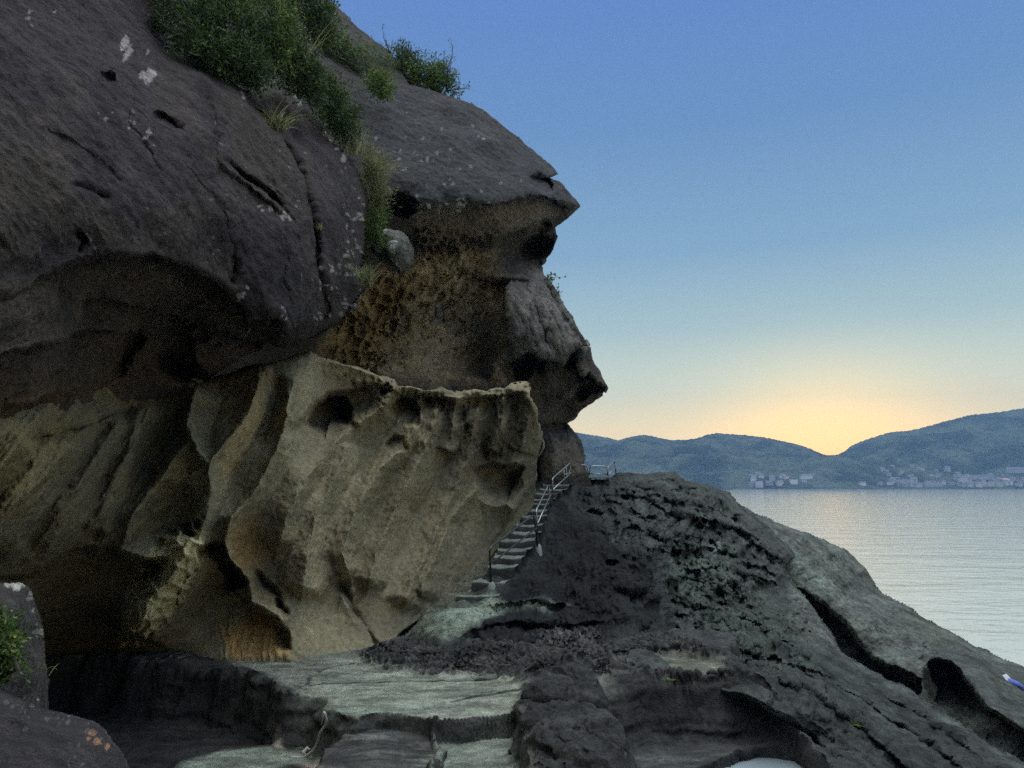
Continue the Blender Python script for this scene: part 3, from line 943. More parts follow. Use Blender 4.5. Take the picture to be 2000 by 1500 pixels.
# ---- rocky rise beside the stairs
out = [(960, 1012), (1010, 972), (1052, 950), (1105, 940), (1150, 938), (1192, 936), (1207, 922), (1260, 926), (1300, 922), (1322, 925), (1340, 938), (1372, 944), (1400, 956), (1425, 962),
       (1440, 985), (1476, 1010), (1500, 1030), (1535, 1062), (1552, 1085), (1530, 1110), (1556, 1150), (1590, 1190), (1620, 1235), (1645, 1275), (1690, 1305), (1760, 1338), (1830, 1388), (1920, 1448), (2010, 1500), (2120, 1560),
       (2100, 1640), (1640, 1600), (1590, 1440), (1450, 1360), (1200, 1320), (720, 1330), (710, 1240), (800, 1160), (890, 1120), (930, 1060)]
ct = [(1060, 960, 26.3), (1110, 940, 29), (1190, 937, 29.8), (1260, 926, 30.5), (1320, 925, 31), (1400, 958, 33), (1475, 1010, 33.5),
      (980, 1000, 24), (870, 1120, 20.5), (780, 1230, 17.4), (700, 1290, 16.6), (800, 1170, 19.0), (1040, 1012, 22.6), (1000, 1078, 20.2), (955, 1140, 18.2), (905, 1185, 16.9), (850, 1243, 15.2), (930, 1225, 15.6), (840, 1262, 15.0), (930, 1262, 14.95),
      (1100, 1000, 24), (1060, 1080, 20.8), (1110, 1150, 18.4), (1000, 1200, 16.5), (1150, 1230, 16.4), (1280, 1230, 16.3), (1240, 1110, 18.8), (1200, 1020, 23.5), (1300, 990, 26.5), (1270, 1090, 20),
      (1320, 1110, 22.5), (1320, 1190, 19.8), (1350, 1250, 17.6), (1400, 1020, 28.5), (1400, 1150, 22.5), (1450, 1240, 19.0), (1450, 1300, 14.4), (1550, 1090, 30.5), (1480, 1090, 27), (1520, 1180, 25), (1590, 1195, 25.0), (1645, 1278, 21.5),
      (1560, 1330, 13.2), (1620, 1390, 12.4), (1600, 1290, 17.5), (1690, 1308, 19.6), (1760, 1342, 17.6), (1830, 1390, 15.8), (1700, 1430, 12.9), (2010, 1500, 11.8), (1850, 1480, 12.4), (1600, 1425, 12.4),
      (1200, 1290, 14.0), (1000, 1275, 14.6), (1300, 1295, 14.0), (1640, 1560, 10.5), (2100, 1600, 10)]
rk = Rock(out, ct, 2.0, 5.0, 4, (0.15, 0.15, 0.142), 9)
rk.ledge([(1110, 1060), (1180, 1070), (1250, 1085), (1285, 1130), (1300, 1200), (1300, 1250)][::-1], 0.0, 8, 40)
rk.ridge([(1180, 1075), (1245, 1085), (1280, 1130), (1295, 1200), (1290, 1245)], 22, 0.5)
rk.ledge([(1290, 1260), (1300, 1200), (1285, 1130), (1250, 1085)], 1.0, 8, 50)
face = rk.area([(1200, 930), (1420, 965), (1530, 1080), (1540, 1130), (1420, 1200), (1310, 1180), (1290, 1090), (1190, 1040), (1120, 960)], 22)
rk.honey(face, 46, 0.9, 1.5, 15, 4, 0.75)
rk.honey(face, 20, 0.4, 1.6, 12, 6, 0.7)
rk.honey(face, 9, 0.12, 1.5, 12, 7, 0.7)
low = rk.area([(1300, 1180), (1440, 1190), (1560, 1190), (1600, 1300), (1480, 1320), (1330, 1270)], 25)
rk.honey(low, 30, 0.6, 1.2, 10, 8, 0.7)
rk.honey(low, 12, 0.2, 1.2, 10, 9, 0.7)
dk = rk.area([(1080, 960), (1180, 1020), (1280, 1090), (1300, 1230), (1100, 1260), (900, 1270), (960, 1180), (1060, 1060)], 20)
rk.honey(dk, 46, 0.5, 1.3, 15, 14, 0.8)
rk.honey(dk, 15, 0.12, 1.3, 0, 15, 0.7)
rk.flutes(dk, 24, 0.22, 15, 2.5, 31)
for x, y, r in ((1262, 1232, 14), (1215, 1160, 16), (1195, 1100, 14), (1250, 1165, 16), (1232, 1085, 18)):
    rk.pit(x, y, r, r * 0.8, 0.5)
# shelves beside the foot of the stairs
rk.ledge([(905, 1232), (1000, 1212), (1100, 1218), (1190, 1215)], 0.35, 5, 60)
rk.ledge([(960, 1185), (1040, 1172), (1110, 1180)], 0.3, 5, 40)
rk.ledge([(900, 1258), (960, 1266), (1100, 1262), (1280, 1255)], 0.0, 5, 30)
rk.ledge([(1310, 1075), (1380, 1068), (1440, 1085), (1470, 1060), (1530, 1085)], 0.9, 7, 40)
rk.ledge([(1300, 1000), (1370, 1010), (1440, 1035), (1500, 1060)], 0.7, 7, 40)
for l_, a_, L_ in (([(1190, 945), (1215, 932), (1260, 937), (1310, 932), (1340, 955), (1380, 952), (1425, 975)], .7, 22), ([(1150, 965), (1180, 960), (1230, 970), (1280, 962), (1330, 985), (1390, 985), (1430, 1010), (1475, 1022)], 1.0, 30),
               ([(1170, 1005), (1210, 1000), (1260, 1012), (1320, 1003), (1370, 1025), (1430, 1030), (1480, 1060), (1525, 1078)], 1.1, 32), ([(1215, 1050), (1240, 1040), (1300, 1052), (1350, 1046), (1400, 1057), (1440, 1050), (1475, 1078)], .9, 26),
               ([(1300, 1072), (1345, 1063), (1395, 1066), (1440, 1085), (1455, 1120)], .5, 40), ([(1310, 1132), (1370, 1126), (1420, 1137), (1470, 1128), (1525, 1152)], .8, 32), ([(1310, 1175), (1370, 1182), (1430, 1170), (1500, 1190), (1560, 1215)], .6, 36),
               ([(1340, 1225), (1400, 1215), (1460, 1235), (1540, 1240)], .4, 30), ([(1100, 985), (1150, 1000), (1190, 990)], .5, 30), ([(1085, 1030), (1140, 1025), (1200, 1045)], .4, 36)):
    rk.ledge(jitter(l_, 8, 3, 8, 26, False), a_ * 0.42, 5, L_, 0.2)
k_ = face + low > 0.01
for per_, am_, sd_ in ((36.0, 0.6, 2), (15.0, 0.2, 6)):
    w_ = np.stack([rk.X[k_] / 60, rk.Y[k_] / 60, np.full(k_.sum(), sd_ * 1.7)], -1)
    tt = (rk.Yw[k_] - 0.28 * rk.Xw[k_]) / per_ + 1.5 * fbm(w_, 4, 0.55)
    fr = tt - np.floor(tt)
    tooth = sstep(fr, 0, 0.14) * (1 - fr) / 0.9
    rk.D[k_] += am_ * tooth * np.clip(face + low, 0, 1)[k_] * sstep(fbm(w_ * 1.7 + 5.1, 3), -0.25, 0.3)
rk.ridge([(1480, 1060), (1530, 1090), (1545, 1130)], 9, 0.6)
rk.groove([(1545, 1100), (1535, 1130), (1560, 1165)], 10, 0.7)
rk.ridge([(1555, 1150), (1600, 1215), (1640, 1275)], 10, 0.4)
for l_, a_ in (([(1500, 1330), (1580, 1350), (1660, 1400), (1740, 1470), (1800, 1530)], .45), ([(1540, 1306), (1650, 1340), (1740, 1400), (1840, 1470), (1900, 1520)], .40), ([(1440, 1270), (1500, 1285), (1570, 1300), (1640, 1330)], .45), ([(1620, 1300), (1700, 1335), (1800, 1400), (1920, 1480)], .3)):
    rk.ledge(jitter(l_, 10, 6, 8, 30, False), a_, 5, 34, 0.1)
sm = rk.area([(1540, 1140), (1560, 1150), (1645, 1280), (1590, 1270), (1540, 1220)], 12)
rk.flutes(sm, 16, 0.25, -30, 7, 5)
rk.ridge([(1590, 1275), (1640, 1285), (1690, 1305)], 8, 0.2)
rk.ledge([(1600, 1275), (1650, 1290), (1760, 1345), (1850, 1400), (1990, 1490)], 0.15, 10, 60)
slope_ = rk.area([(1480, 1250), (1640, 1280), (1830, 1390), (2060, 1520), (1600, 1540), (1540, 1400)], 30)
rk.flutes(slope_, 24, 0.14, -55, 3.5, 41)
slope = rk.area([(1560, 1300), (1690, 1310), (1830, 1390), (2010, 1500), (1640, 1520), (1560, 1400), (1480, 1330)], 25)
rk.honey(slope * rk.area([(1480, 1330), (1640, 1360), (1760, 1450), (1700, 1520), (1580, 1430)], 25), 22, 0.12, 1.3, 30, 5, 0.8)
rk.rough([(1.5, 0.22), (0.5, 0.10), (0.17, 0.05), (0.07, 0.018)])
rk.round_edge(16, 0.6)
rk.flutes(face, 24, 0.8, 10, 3.0, 21)
rk.flutes(face, 9, 0.2, 10, 3.0, 23)
rk.flutes(low, 18, 0.35, 12, 3.0, 22)
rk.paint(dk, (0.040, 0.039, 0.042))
rk.paint(face * sstep(rk.rag, 0.05, 0.4), (0.26, 0.28, 0.25), 0.7)
rk.paint(rk.area([(1310, 1070), (1440, 1080), (1440, 1150), (1310, 1180)], 22), (0.20, 0.225, 0.19))
rk.paint(rk.area([(1350, 1180), (1540, 1180), (1600, 1300), (1420, 1290)], 40), (0.17, 0.19, 0.16))
rk.stain([(1560, 1150), (1600, 1215), (1642, 1278), (1690, 1305), (1760, 1340), (1830, 1390), (1920, 1450), (2010, 1502)], 13, (0.27, 0.275, 0.255), 0.9, 0.02)
rk.paint(slope_ * rk.streak(26, -50, 4, 6, 0.0, 0.35), (0.075, 0.078, 0.075), 0.75)
rk.paint(sm, (0.30, 0.29, 0.265))
rk.paint(rk.area([(1350, 960), (1440, 990), (1500, 1040), (1420, 1040)], 20), (0.21, 0.205, 0.19))
rk.paint(rk.area([(1120, 940), (1200, 960), (1240, 1040), (1130, 1000)], 20), (0.10, 0.10, 0.10))
rk.spots([(1395, 1072), (1410, 1075), (1385, 1078)], (0.42, 0.44, 0.42), (6, 13), 6, 6, 3, 0.8)
rk.spots([(1391, 1152), (1434, 1148), (1400, 1120), (1350, 1140), (1380, 1090)], (0.5, 0.55, 0.5), (1.5, 3), 14, 10, 5, 0.9)
rk.paint(rk.area([(690, 1330), (690, 1220), (820, 1140), (930, 1060), (968, 1098), (915, 1158), (850, 1205), (800, 1262)], 8), (0.40, 0.365, 0.275), 0.95)
rk.paint(rk.area([(850, 1200), (900, 1172), (960, 1160), (1005, 1185), (930, 1215), (880, 1246), (800, 1240)], 10), (0.60, 0.66, 0.55), 0.95)
rk.paint(rk.area([(1000, 1178), (1060, 1168), (1110, 1180), (1060, 1192)], 8), (0.45, 0.49, 0.42), 0.7)
prom = rk.build('rock_rise', M_GREY, (0.5, 1.6, 4.0), 0.0, (0.44, 0.47, 0.44))
tag(prom, 'dark weathered rock rise beside the stone stairs', kind='structure')
RISE = rk

# ---- bare slope running down to the sea
out = [(1400, 1010), (1440, 985), (1476, 1004), (1540, 1030), (1600, 1050), (1650, 1074), (1690, 1110), (1722, 1160), (1760, 1180), (1830, 1222), (1865, 1240), (1900, 1262), (1960, 1288), (2000, 1302), (2120, 1335),
       (2300, 1420), (2300, 1640), (1950, 1560), (1700, 1420), (1480, 1280)]
ct = [(1440, 990, 36), (1540, 1030, 37), (1650, 1075, 38.5), (1722, 1162, 37), (1830, 1222, 34), (1900, 1262, 32.5), (2060, 1322, 31), (1560, 1100, 34.5), (1600, 1150, 33),
      (1700, 1220, 31), (1800, 1290, 28.5), (1700, 1280, 29), (1780, 1320, 27.3), (1900, 1380, 24.5), (2000, 1420, 22), (1480, 1200, 34), (1640, 1150, 34), (1700, 1420, 24), (1950, 1540, 19), (2300, 1600, 16), (2300, 1420, 26)]
rk = Rock(out, ct, 2.0, 3.0, 5, (0.19, 0.195, 0.18), 8)
rk.ledge([(1556, 1146), (1575, 1152), (1620, 1185), (1655, 1215), (1682, 1255), (1712, 1285), (1760, 1308), (1815, 1330)], 3.0, 8, 120, 0.03)
rk.ledge([(1690, 1160), (1640, 1120), (1600, 1085), (1560, 1060)], 0.6, 7, 40)
rk.ridge([(1560, 1150), (1640, 1190), (1720, 1215), (1800, 1240)], 18, 0.5)
rk.groove([(1620, 1085), (1660, 1110), (1700, 1150)], 10, 0.5)
rk.ridge([(1680, 1105), (1718, 1150)], 14, 0.4)
rk.flutes(rk.mask * 1.0, 40, 0.30, 60, 4, 5)
rk.flutes(rk.mask * 1.0, 14, 0.12, 62, 3, 9)
rk.honey(rk.area([(1560, 1060), (1700, 1130), (1800, 1240), (1900, 1300), (1800, 1320), (1640, 1200)], 40), 26, 0.22, 1.0, 30, 5, 0.9)
rk.ridge([(1750, 1210), (1850, 1255), (1930, 1290)], 20, 0.3)
rk.rough([(2.5, 0.25), (0.8, 0.15), (0.25, 0.07), (0.1, 0.025)])
rk.paint(sstep(rk.rag, 0.0, 0.4), (0.10, 0.10, 0.09), 0.6)
rk.round_edge(24, 1.6)
rk.paint(rk.area([(1540, 1080), (1600, 1120), (1620, 1160), (1540, 1130)], 20), (0.27, 0.30, 0.27))
rk.paint(rk.area([(1640, 1110), (1690, 1120), (1722, 1165), (1650, 1150)], 14), (0.13, 0.13, 0.12))
rk.paint(rk.area([(1760, 1180), (1900, 1260), (1850, 1270), (1740, 1220)], 18), (0.15, 0.15, 0.13))
slo = rk.build('rock_slope', M_GREY, (1.0, 3.0, 8.0), 0.0, (0.72, 0.76, 0.70))
tag(slo, 'bare grey rock slope running down to the sea', kind='structure')

# ---- rounded block at the right
out = [(1800, 1340), (1804, 1305), (1818, 1283), (1850, 1267), (1880, 1275), (1920, 1290), (1985, 1300), (2090, 1330), (2200, 1420), (2150, 1620), (2010, 1500), (1920, 1450), (1850, 1400)]
ct = [(1850, 1269, 26), (1828, 1284, 23.5), (1880, 1325, 22), (1920, 1385, 20), (1990, 1430, 18.4), (2090, 1335, 25), (1960, 1312, 25), (1990, 1370, 22), (1805, 1330, 25.5), (1830, 1380, 24), (1900, 1430, 21.8), (2000, 1490, 19.5), (1850, 1340, 23.4), (2150, 1600, 16), (2200, 1420, 20)]
rk = Rock(out, ct, 2.0, 2.0, 6, (0.17, 0.172, 0.16), 5)
rk.ledge([(1806, 1296), (1832, 1284), (1862, 1292), (1892, 1328), (1930, 1380), (1995, 1425), (2060, 1450)], 3.6, 7, 150, 0.02)
rk.ridge([(1860, 1275), (1920, 1300), (1990, 1325)], 10, 0.15)
rk.groove([(1880, 1300), (1940, 1345), (2000, 1390)], 9, 0.15)
rk.rough([(1.5, 0.13), (0.5, 0.06), (0.16, 0.025)])
rk.round_edge(18, 0.9)
blk = rk.build('rock_block', M_GREY, (0.6, 1.6, 3.0), 0.0, (0.52, 0.55, 0.51))
tag(blk, 'large rounded grey rock block above the water with a shaded left face', 'boulder')
BLOCK = rk

# ---- unseen cliff continued left of and behind the viewpoint, added to block sky light
path = np.array([(-5.4, 2.6), (-6.0, -2.0), (-5.5, -6.0), (-2.5, -8.5), (2.0, -9.5), (7.0, -10.0), (12.0, -12.0), (16.0, -16.0)])
sg = np.concatenate([[0], np.cumsum(np.hypot(*np.diff(path, axis=0).T))])
uu = np.arange(0, sg[-1], 0.3)
zsd = np.arange(-6, 16, 0.3)
US, ZS = np.meshgrid(uu, zsd)
XS, YS = np.interp(US, sg, path[:, 0]), np.interp(US, sg, path[:, 1])
hgt = np.interp(US, sg, [15, 15, 14, 12, 9, 6, 3, 0])
ZS = -6 + (ZS + 6) / 22.0 * (hgt + 6)
n_ = fbm(np.stack([US / 5.0, ZS / 4.0, YS * 0 + 3], -1), 5, 0.5)
XS = XS - 1.0 * np.abs(n_)
YS = YS - 1.2 * np.abs(n_) - 2.0 * sstep(ZS, 4, 16)
idx = np.arange(YS.size).reshape(YS.shape)
q = np.stack([idx[:-1, :-1].ravel(), idx[:-1, 1:].ravel(), idx[1:, 1:].ravel(), idx[1:, :-1].ravel()], 1)
side = link('cliff', mesh_np('cliff', np.stack([XS, YS, ZS + CAMZ], -1).reshape(-1, 3), q, np.full((YS.size, 3), 0.07)), M_DARK)
tag(side, 'unseen cliff flank added beside and behind the viewpoint to block sky light', kind='structure')

# ---- wedged boulder between overhang and cliff
out = [(722, 478), (735, 458), (752, 448), (780, 449), (798, 462), (808, 488), (804, 515), (793, 530), (781, 537), (768, 520), (745, 510), (728, 497)]
ct = [(722, 480, 20), (752, 450, 20.5), (805, 488, 20.4), (781, 536, 19.9), (770, 480, 18.9), (745, 505, 19.8), (765, 510, 19.0)]
rk = Rock(out, ct, 1.4, 2.0, 7, (0.24, 0.235, 0.22), 3)
rk.round_edge(7, 0.4)
rk.ledge([(728, 490), (750, 500), (768, 512), (782, 534)], 0.5, 5, 25)
rk.groove([(740, 470), (770, 475), (790, 500)], 4, 0.08)
rk.ridge([(752, 450), (770, 490), (765, 515)], 8, 0.18)
rk.ridge([(770, 490), (805, 488)], 8, 0.12)
rk.rough([(0.6, 0.26), (0.25, 0.09), (0.1, 0.03)])
rk.spots([(760, 475), (745, 465), (770, 490)], LICHEN, (3, 7), 16, 10, 2, 0.8)
ob = rk.build('boulder', M_GREY, (0.3, 0.8, 1.2), 0.25, (0.62, 0.62, 0.56))
tag(ob, 'pale grey boulder wedged between the overhang and the cliff', 'boulder')

# ---- foreground rocks at lower left
out = [(-260, 1180), (-60, 1140), (0, 1138), (35, 1136), (58, 1146), (70, 1175), (80, 1210), (86, 1260), (93, 1320), (95, 1380), (110, 1460), (-260, 1500)]
ct = [(-260, 1250, 4.6), (0, 1150, 4.9), (55, 1150, 5.3), (80, 1250, 5.2), (92, 1380, 5.1), (0, 1300, 4.4), (30, 1200, 4.7), (60, 1300, 4.7), (-200, 1450, 4.2), (0, 1450, 4.2)]
rk = Rock(out, ct, 1.6, 3.0, 8, (0.13, 0.118, 0.115), 4)
rk.round_edge(30, 0.35)
rk.rough([(0.5, 0.05), (0.15, 0.02), (0.05, 0.008)])
rk.spots([(35, 1142), (42, 1145), (25, 1143)], (1.2, 1.2, 1.12), (6, 12), 9, 5, 3, 0.9)
rk.spots([(72, 1190), (80, 1230), (70, 1160), (10, 1140), (30, 1300), (60, 1370), (70, 1390)], (0.7, 0.7, 0.66), (2, 6), 50, 8, 4, 0.6)
ob = rk.build('boulder', M_DARK, (0.2, 0.6, 1.2), 0.1, (0.46, 0.44, 0.42))
tag(ob, 'upright dark boulder at the left edge with a white lichen cap', 'boulder')

out = [(-260, 1330), (-40, 1335), (10, 1345), (60, 1382), (110, 1392), (150, 1398), (185, 1412), (215, 1440), (240, 1475), (262, 1512), (280, 1600), (-260, 1650)]
ct = [(-260, 1340, 4.0), (10, 1350, 3.95), (110, 1395, 4.1), (190, 1418, 4.2), (260, 1510, 4.0), (0, 1450, 3.3), (120, 1480, 3.5), (0, 1600, 2.9), (-250, 1600, 3), (240, 1600, 3.6)]
rk = Rock(out, ct, 1.6, 2.5, 9, (0.12, 0.11, 0.112), 4)
rk.round_edge(34, 0.3)
rk.rough([(0.4, 0.05), (0.12, 0.018), (0.04, 0.007)])
rk.spots([(188, 1452), (180, 1446), (200, 1456)], (0.80, 0.46, 0.28), (4, 8), 9, 6, 3, 0.8)
rk.spots([(120, 1400), (180, 1410), (30, 1370), (60, 1385), (130, 1470)], (0.36, 0.36, 0.34), (2, 5), 40, 14, 4, 0.6)
ob = rk.build('boulder', M_DARK, (0.2, 0.6, 1.0), 0.1, (0.42, 0.40, 0.40))
tag(ob, 'low dark boulder in the bottom left corner with an orange lichen patch', 'boulder')

# ------------------------------------------------------------------ the rock platform (a height field in plan)
gx = np.concatenate([np.arange(-12.0, -8.8, 0.06), np.arange(-8.8, 5.6, 0.02), np.arange(5.6, 8.0, 0.06)])
gy = np.concatenate([np.arange(3.5, 8.4, 0.08), np.arange(8.4, 15.6, 0.02), np.arange(15.6, 17.6, 0.06)])
GX, GY = np.meshgrid(gx, gy)


def plan(pts, z=-3.2):
    o = []
    for px, py in pts:
        p = P(px, py, Dz(px, py, z))
        o.append((float(p[0]), float(p[1])))
    return o


wv = np.stack([GX / 1.1, GY / 1.1, GX * 0 + 3.3], -1)
GXw = GX + 0.30 * fbm(wv, 3, 0.5)
GYw = GY + 0.30 * fbm(wv + 13.7, 3, 0.5)


def parea(pts, blur=0.06, z=-3.2, warped=True):
    pl = plan(pts, z)
    X, Y = (GXw, GYw) if warped else (GX, GY)
    d, _, _ = pdist(X, Y, pl, True)
    return sstep(np.where(inpoly(X, Y, pl), d, -d), -blur, blur)


def blend(H, m, h):
    return H * (1 - m) + h * m


g1n = fbm(np.stack([GX / 1.2, GY / 1.2, GX * 0], -1), 5, 0.55)
g2n = fbm(np.stack([GX / 0.35, GY / 0.35, GX * 0 + 7], -1), 4, 0.6)
H = -3.2 + 0.03 * g1n + 0.006 * g2n
TI = np.zeros(GX.shape + (3,), np.float32) + np.array((0.275, 0.29, 0.228), np.float32)


def ppaint(m, col):
    global TI
    TI = TI * (1 - m[..., None]) + np.array(col, np.float32) * m[..., None]


crust = parea([(700, 1278), (820, 1235), (1000, 1225), (1200, 1225), (1400, 1275), (1460, 1320), (1380, 1345), (1180, 1325), (1060, 1345), (1000, 1325), (880, 1320), (780, 1312), (720, 1300)], 0.25)
f1, f2 = worley(GXw / 0.22, GYw / 0.30, 4)
f3, f4 = worley(GXw / 0.10, GYw / 0.14, 9)
H = H + crust * (0.12 * (1 - sstep(f2 - f1, 0.0, 0.6)) + 0.05 * (1 - sstep(f4 - f3, 0.0, 0.6)) + 0.06 * g1n)
ppaint(crust, (0.075, 0.073, 0.068))
c2 = crust * sstep(f2 - f1, 0.15, 0.6)
ppaint(c2 * 0.6, (0.22, 0.22, 0.19))
# hollow at the left, ledge and square notch in front of the slab
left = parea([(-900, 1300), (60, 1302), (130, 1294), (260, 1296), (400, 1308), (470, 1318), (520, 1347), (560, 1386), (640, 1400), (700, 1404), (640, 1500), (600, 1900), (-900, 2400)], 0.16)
H = H + 0.12 * sstep(left, 0, 0.3) * sstep(1 - left, 0, 0.5) * (1 - 2 * np.abs(g2n))
strip = parea([(-900, 1240), (60, 1255), (250, 1262), (420, 1285), (560, 1330), (600, 1385), (540, 1420), (-900, 1400)], 0.25)
H = H + strip * (0.10 * g1n + 0.07 * (1 - sstep(f2 - f1, 0, 0.6)))
ppaint(strip, (0.06, 0.058, 0.053))
ppaint(parea([(60, 1262), (240, 1265), (400, 1285), (330, 1300), (140, 1285)], 0.15) * sstep(g2n, -0.1, 0.3), (0.27, 0.25, 0.19))
ppaint(left, (0.04, 0.039, 0.037))  # dark rock, with the hollow's shade painted into its tint
H = blend(H, left, -4.05 + 0.12 * g1n + 0.03 * g2n)
lip = parea([(520, 1350), (565, 1385), (640, 1398), (660, 1404), (620, 1408), (560, 1396), (515, 1362)], 0.05)
H = H + lip * 0.05
ppaint(lip, (0.42, 0.36, 0.30))
ledge = parea([(640, 1398), (700, 1402), (760, 1392), (842, 1409), (850, 1480), (858, 2400), (400, 2400), (600, 1480)], 0.05)
H = blend(H, ledge, -3.42 + 0.10 * g1n + 0.03 * g2n - 0.12 * sstep(-GY, -10.3, -9.0))
ppaint(ledge, (0.075, 0.073, 0.067))
ppaint(ledge * sstep(fbm(np.stack([GX / 0.8, GY / 0.16, GX * 0 + 4], -1), 4), 0.0, 0.35), (0.19, 0.20, 0.17))
green = parea([(340, 1490), (430, 1462), (560, 1462), (640, 1460), (840, 1455), (845, 1475), (620, 1482), (420, 1520)], 0.10, -3.8)
ppaint(green, (0.27, 0.30, 0.24))
H = blend(H, parea([(330, 1470), (430, 1440), (620, 1440), (640, 1490), (560, 1560), (300, 1560)], 0.2, -3.75), -3.82 + 0.05 * g1n)
notch = parea([(850, 1411), (1012, 1394), (1024, 1500), (1030, 2400), (860, 2400)], 0.03, warped=False)
H = blend(H, notch, -3.50 + 0.02 * g1n + 0.006 * g2n)
ppaint(notch, (0.22, 0.245, 0.20))
curb = parea([(838, 1406), (850, 1411), (860, 2400), (838, 2400)], 0.03)
H = H + curb * 0.10
lump = parea([(1016, 1335), (1060, 1318), (1130, 1312), (1170, 1330), (1190, 1380), (1240, 1500), (1400, 2400), (1040, 2400), (1024, 1480), (1014, 1396)], 0.16)
lh = GX * 0.0
for bx, by, br, bh in ((1130, 1335, .34, .20), (1085, 1372, .34, .24), (1158, 1385, .30, .20), (1060, 1425, .26, .20), (1130, 1430, .34, .16), (1180, 1450, .30, .22), (1085, 1475, .30, .24), (1150, 1500, .3, .2), (1220, 1500, .25, .15)):
    bp_ = plan([(bx, by)])[0]
    lh = np.maximum(lh, bh * np.sqrt(np.maximum(1 - ((GXw - bp_[0]) ** 2 + (GYw - bp_[1]) ** 2) / br ** 2 / 1.6, 0)))
wr = 1 - 2 * np.abs(fbm(np.stack([GXw / 0.30, GYw / 0.30, GX * 0 + 21], -1), 4))
wr2 = 1 - 2 * np.abs(fbm(np.stack([GXw / 0.13, GYw / 0.16, GX * 0 + 33], -1), 3))
H = H + lump * (lh + 0.05 + 0.10 * g1n + 0.05 * g2n + 0.08 * wr + 0.03 * wr2)
ppaint(lump, (0.05, 0.051, 0.049))
pool = parea([(1190, 1350), (1260, 1335), (1350, 1330), (1450, 1328), (1550, 1348), (1610, 1385), (1680, 1450), (2000, 1560), (2200, 2400), (1420, 2400), (1250, 1500)], 0.30)
H = H + 0.10 * sstep(pool, 0, 0.3) * sstep(1 - pool, 0, 0.5) * wr
H = blend(H, pool, -4.10 + 0.10 * g1n + 0.02 * g2n)
ppaint(pool, (0.035, 0.035, 0.035))
bowl = parea([(1340, 1530), (1400, 1496), (1450, 1478), (1500, 1470), (1560, 1472), (1600, 1500), (1600, 1700), (1340, 1700)], 0.05, -4.15)
H = blend(H, bowl, -4.7)
shore = parea([(1240, 1470), (1400, 1455), (1560, 1450), (1620, 1470), (1700, 1600), (1250, 1640)], 0.2, -4.1) * (1 - bowl)
ppaint(shore, (0.075, 0.08, 0.073))
ppaint(parea([(1190, 1200), (2600, 1200), (2600, 1350), (1190, 1350)], 0.3), (0.065, 0.065, 0.06))
H = H + parea([(1190, 1200), (2600, 1200), (2600, 1340), (1190, 1335)], 0.3) * (0.14 * g1n + 0.05 * wr)
pale = parea([(1210, 1290), (1330, 1282), (1420, 1296), (1400, 1318), (1260, 1322), (1205, 1308)], 0.15)
H = blend(H, pale, -3.19 + 0.02 * g1n)
ppaint(pale, (0.15, 0.152, 0.115))
# slab joints and the reddish dust along the wall
for ln in ([(575, 1352), (640, 1305), (700, 1295)], [(600, 1340), (760, 1333), (900, 1330), (1010, 1322)], [(880, 1368), (950, 1360), (1012, 1350)]):
    d, _, _ = pdist(GXw, GYw, plan(ln))
    H = H - 0.06 * np.exp(-(d / 0.03) ** 2)
    ppaint(np.exp(-(d / 0.035) ** 2), (0.07, 0.07, 0.06))
d, _, _ = pdist(GXw, GYw, plan([(575, 1352), (640, 1305), (560, 1290), (500, 1320)]))
ppaint(parea([(560, 1285), (700, 1290), (640, 1306), (578, 1350), (540, 1345), (500, 1310)], 0.12), (0.235, 0.235, 0.195))
H = H - 1.2 * sstep(-GY, -5.5, -3.5)
spur = parea([(1470, 1300), (1530, 1335), (1575, 1365), (1610, 1400), (1650, 1460), (1720, 1640), (2600, 1640), (2600, 1200), (1470, 1240)], 0.30)
H = blend(H, spur, -3.92 + 0.14 * g1n + 0.04 * g2n)
ppaint(spur, (0.055, 0.057, 0.052))
stn_ = fbm(np.stack([GX / 0.9, GY / 0.35, GX * 0 + 14], -1), 5, 0.6)
TI *= (0.62 + 0.75 * sstep(stn_, -0.35, 0.35))[..., None]
away = parea([(1440, 1190), (1452, 1296), (1530, 1326), (1620, 1356), (1700, 1400), (1780, 1480), (1800, 1640), (2600, 1640), (2600, 1190)], 0.2)
H = H - 3.0 * away
ny, nx = GX.shape
idx = np.arange(nx * ny).reshape(ny, nx)
q = np.stack([idx[:-1, :-1].ravel(), idx[:-1, 1:].ravel(), idx[1:, 1:].ravel(), idx[1:, :-1].ravel()], 1)
vv = np.stack([GX, GY, H + CAMZ], -1).reshape(-1, 3)
gyy, gxx = np.gradient(H, gy, gx)
steep = sstep(np.hypot(gxx, gyy), 0.4, 1.6).reshape(-1, 1)
gl = np.hypot(gxx, gyy) + 1e-6
lay = fbm(np.stack([GX / 1.6, GY / 1.6, H / 0.16], -1), 3, 0.6).reshape(-1, 1)
vv[:, :2] -= 0.11 * steep * lay * np.stack([gxx / gl, gyy / gl], -1).reshape(-1, 2)
vv = vv + (0.018 + 0.09 * steep) * np.stack([fbm(vv / 0.45 + k * 7.7, 4, 0.5) for k in range(3)], -1)
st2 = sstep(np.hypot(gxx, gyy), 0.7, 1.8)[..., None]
TI = TI * (1 - 0.85 * st2) + np.array((0.045, 0.043, 0.041), np.float32) * 0.85 * st2  # steep faces tinted dark, their shade painted into the colour
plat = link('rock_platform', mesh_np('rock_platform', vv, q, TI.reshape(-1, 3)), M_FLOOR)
tag(plat, 'flat worn rock platform with cut slab and square notch', kind='structure')


def ground(x, y):
    i = min(int(np.searchsorted(gy, y)), ny - 1)
    j = min(int(np.searchsorted(gx, x)), nx - 1)
    return float(H[i, j]) + CAMZ


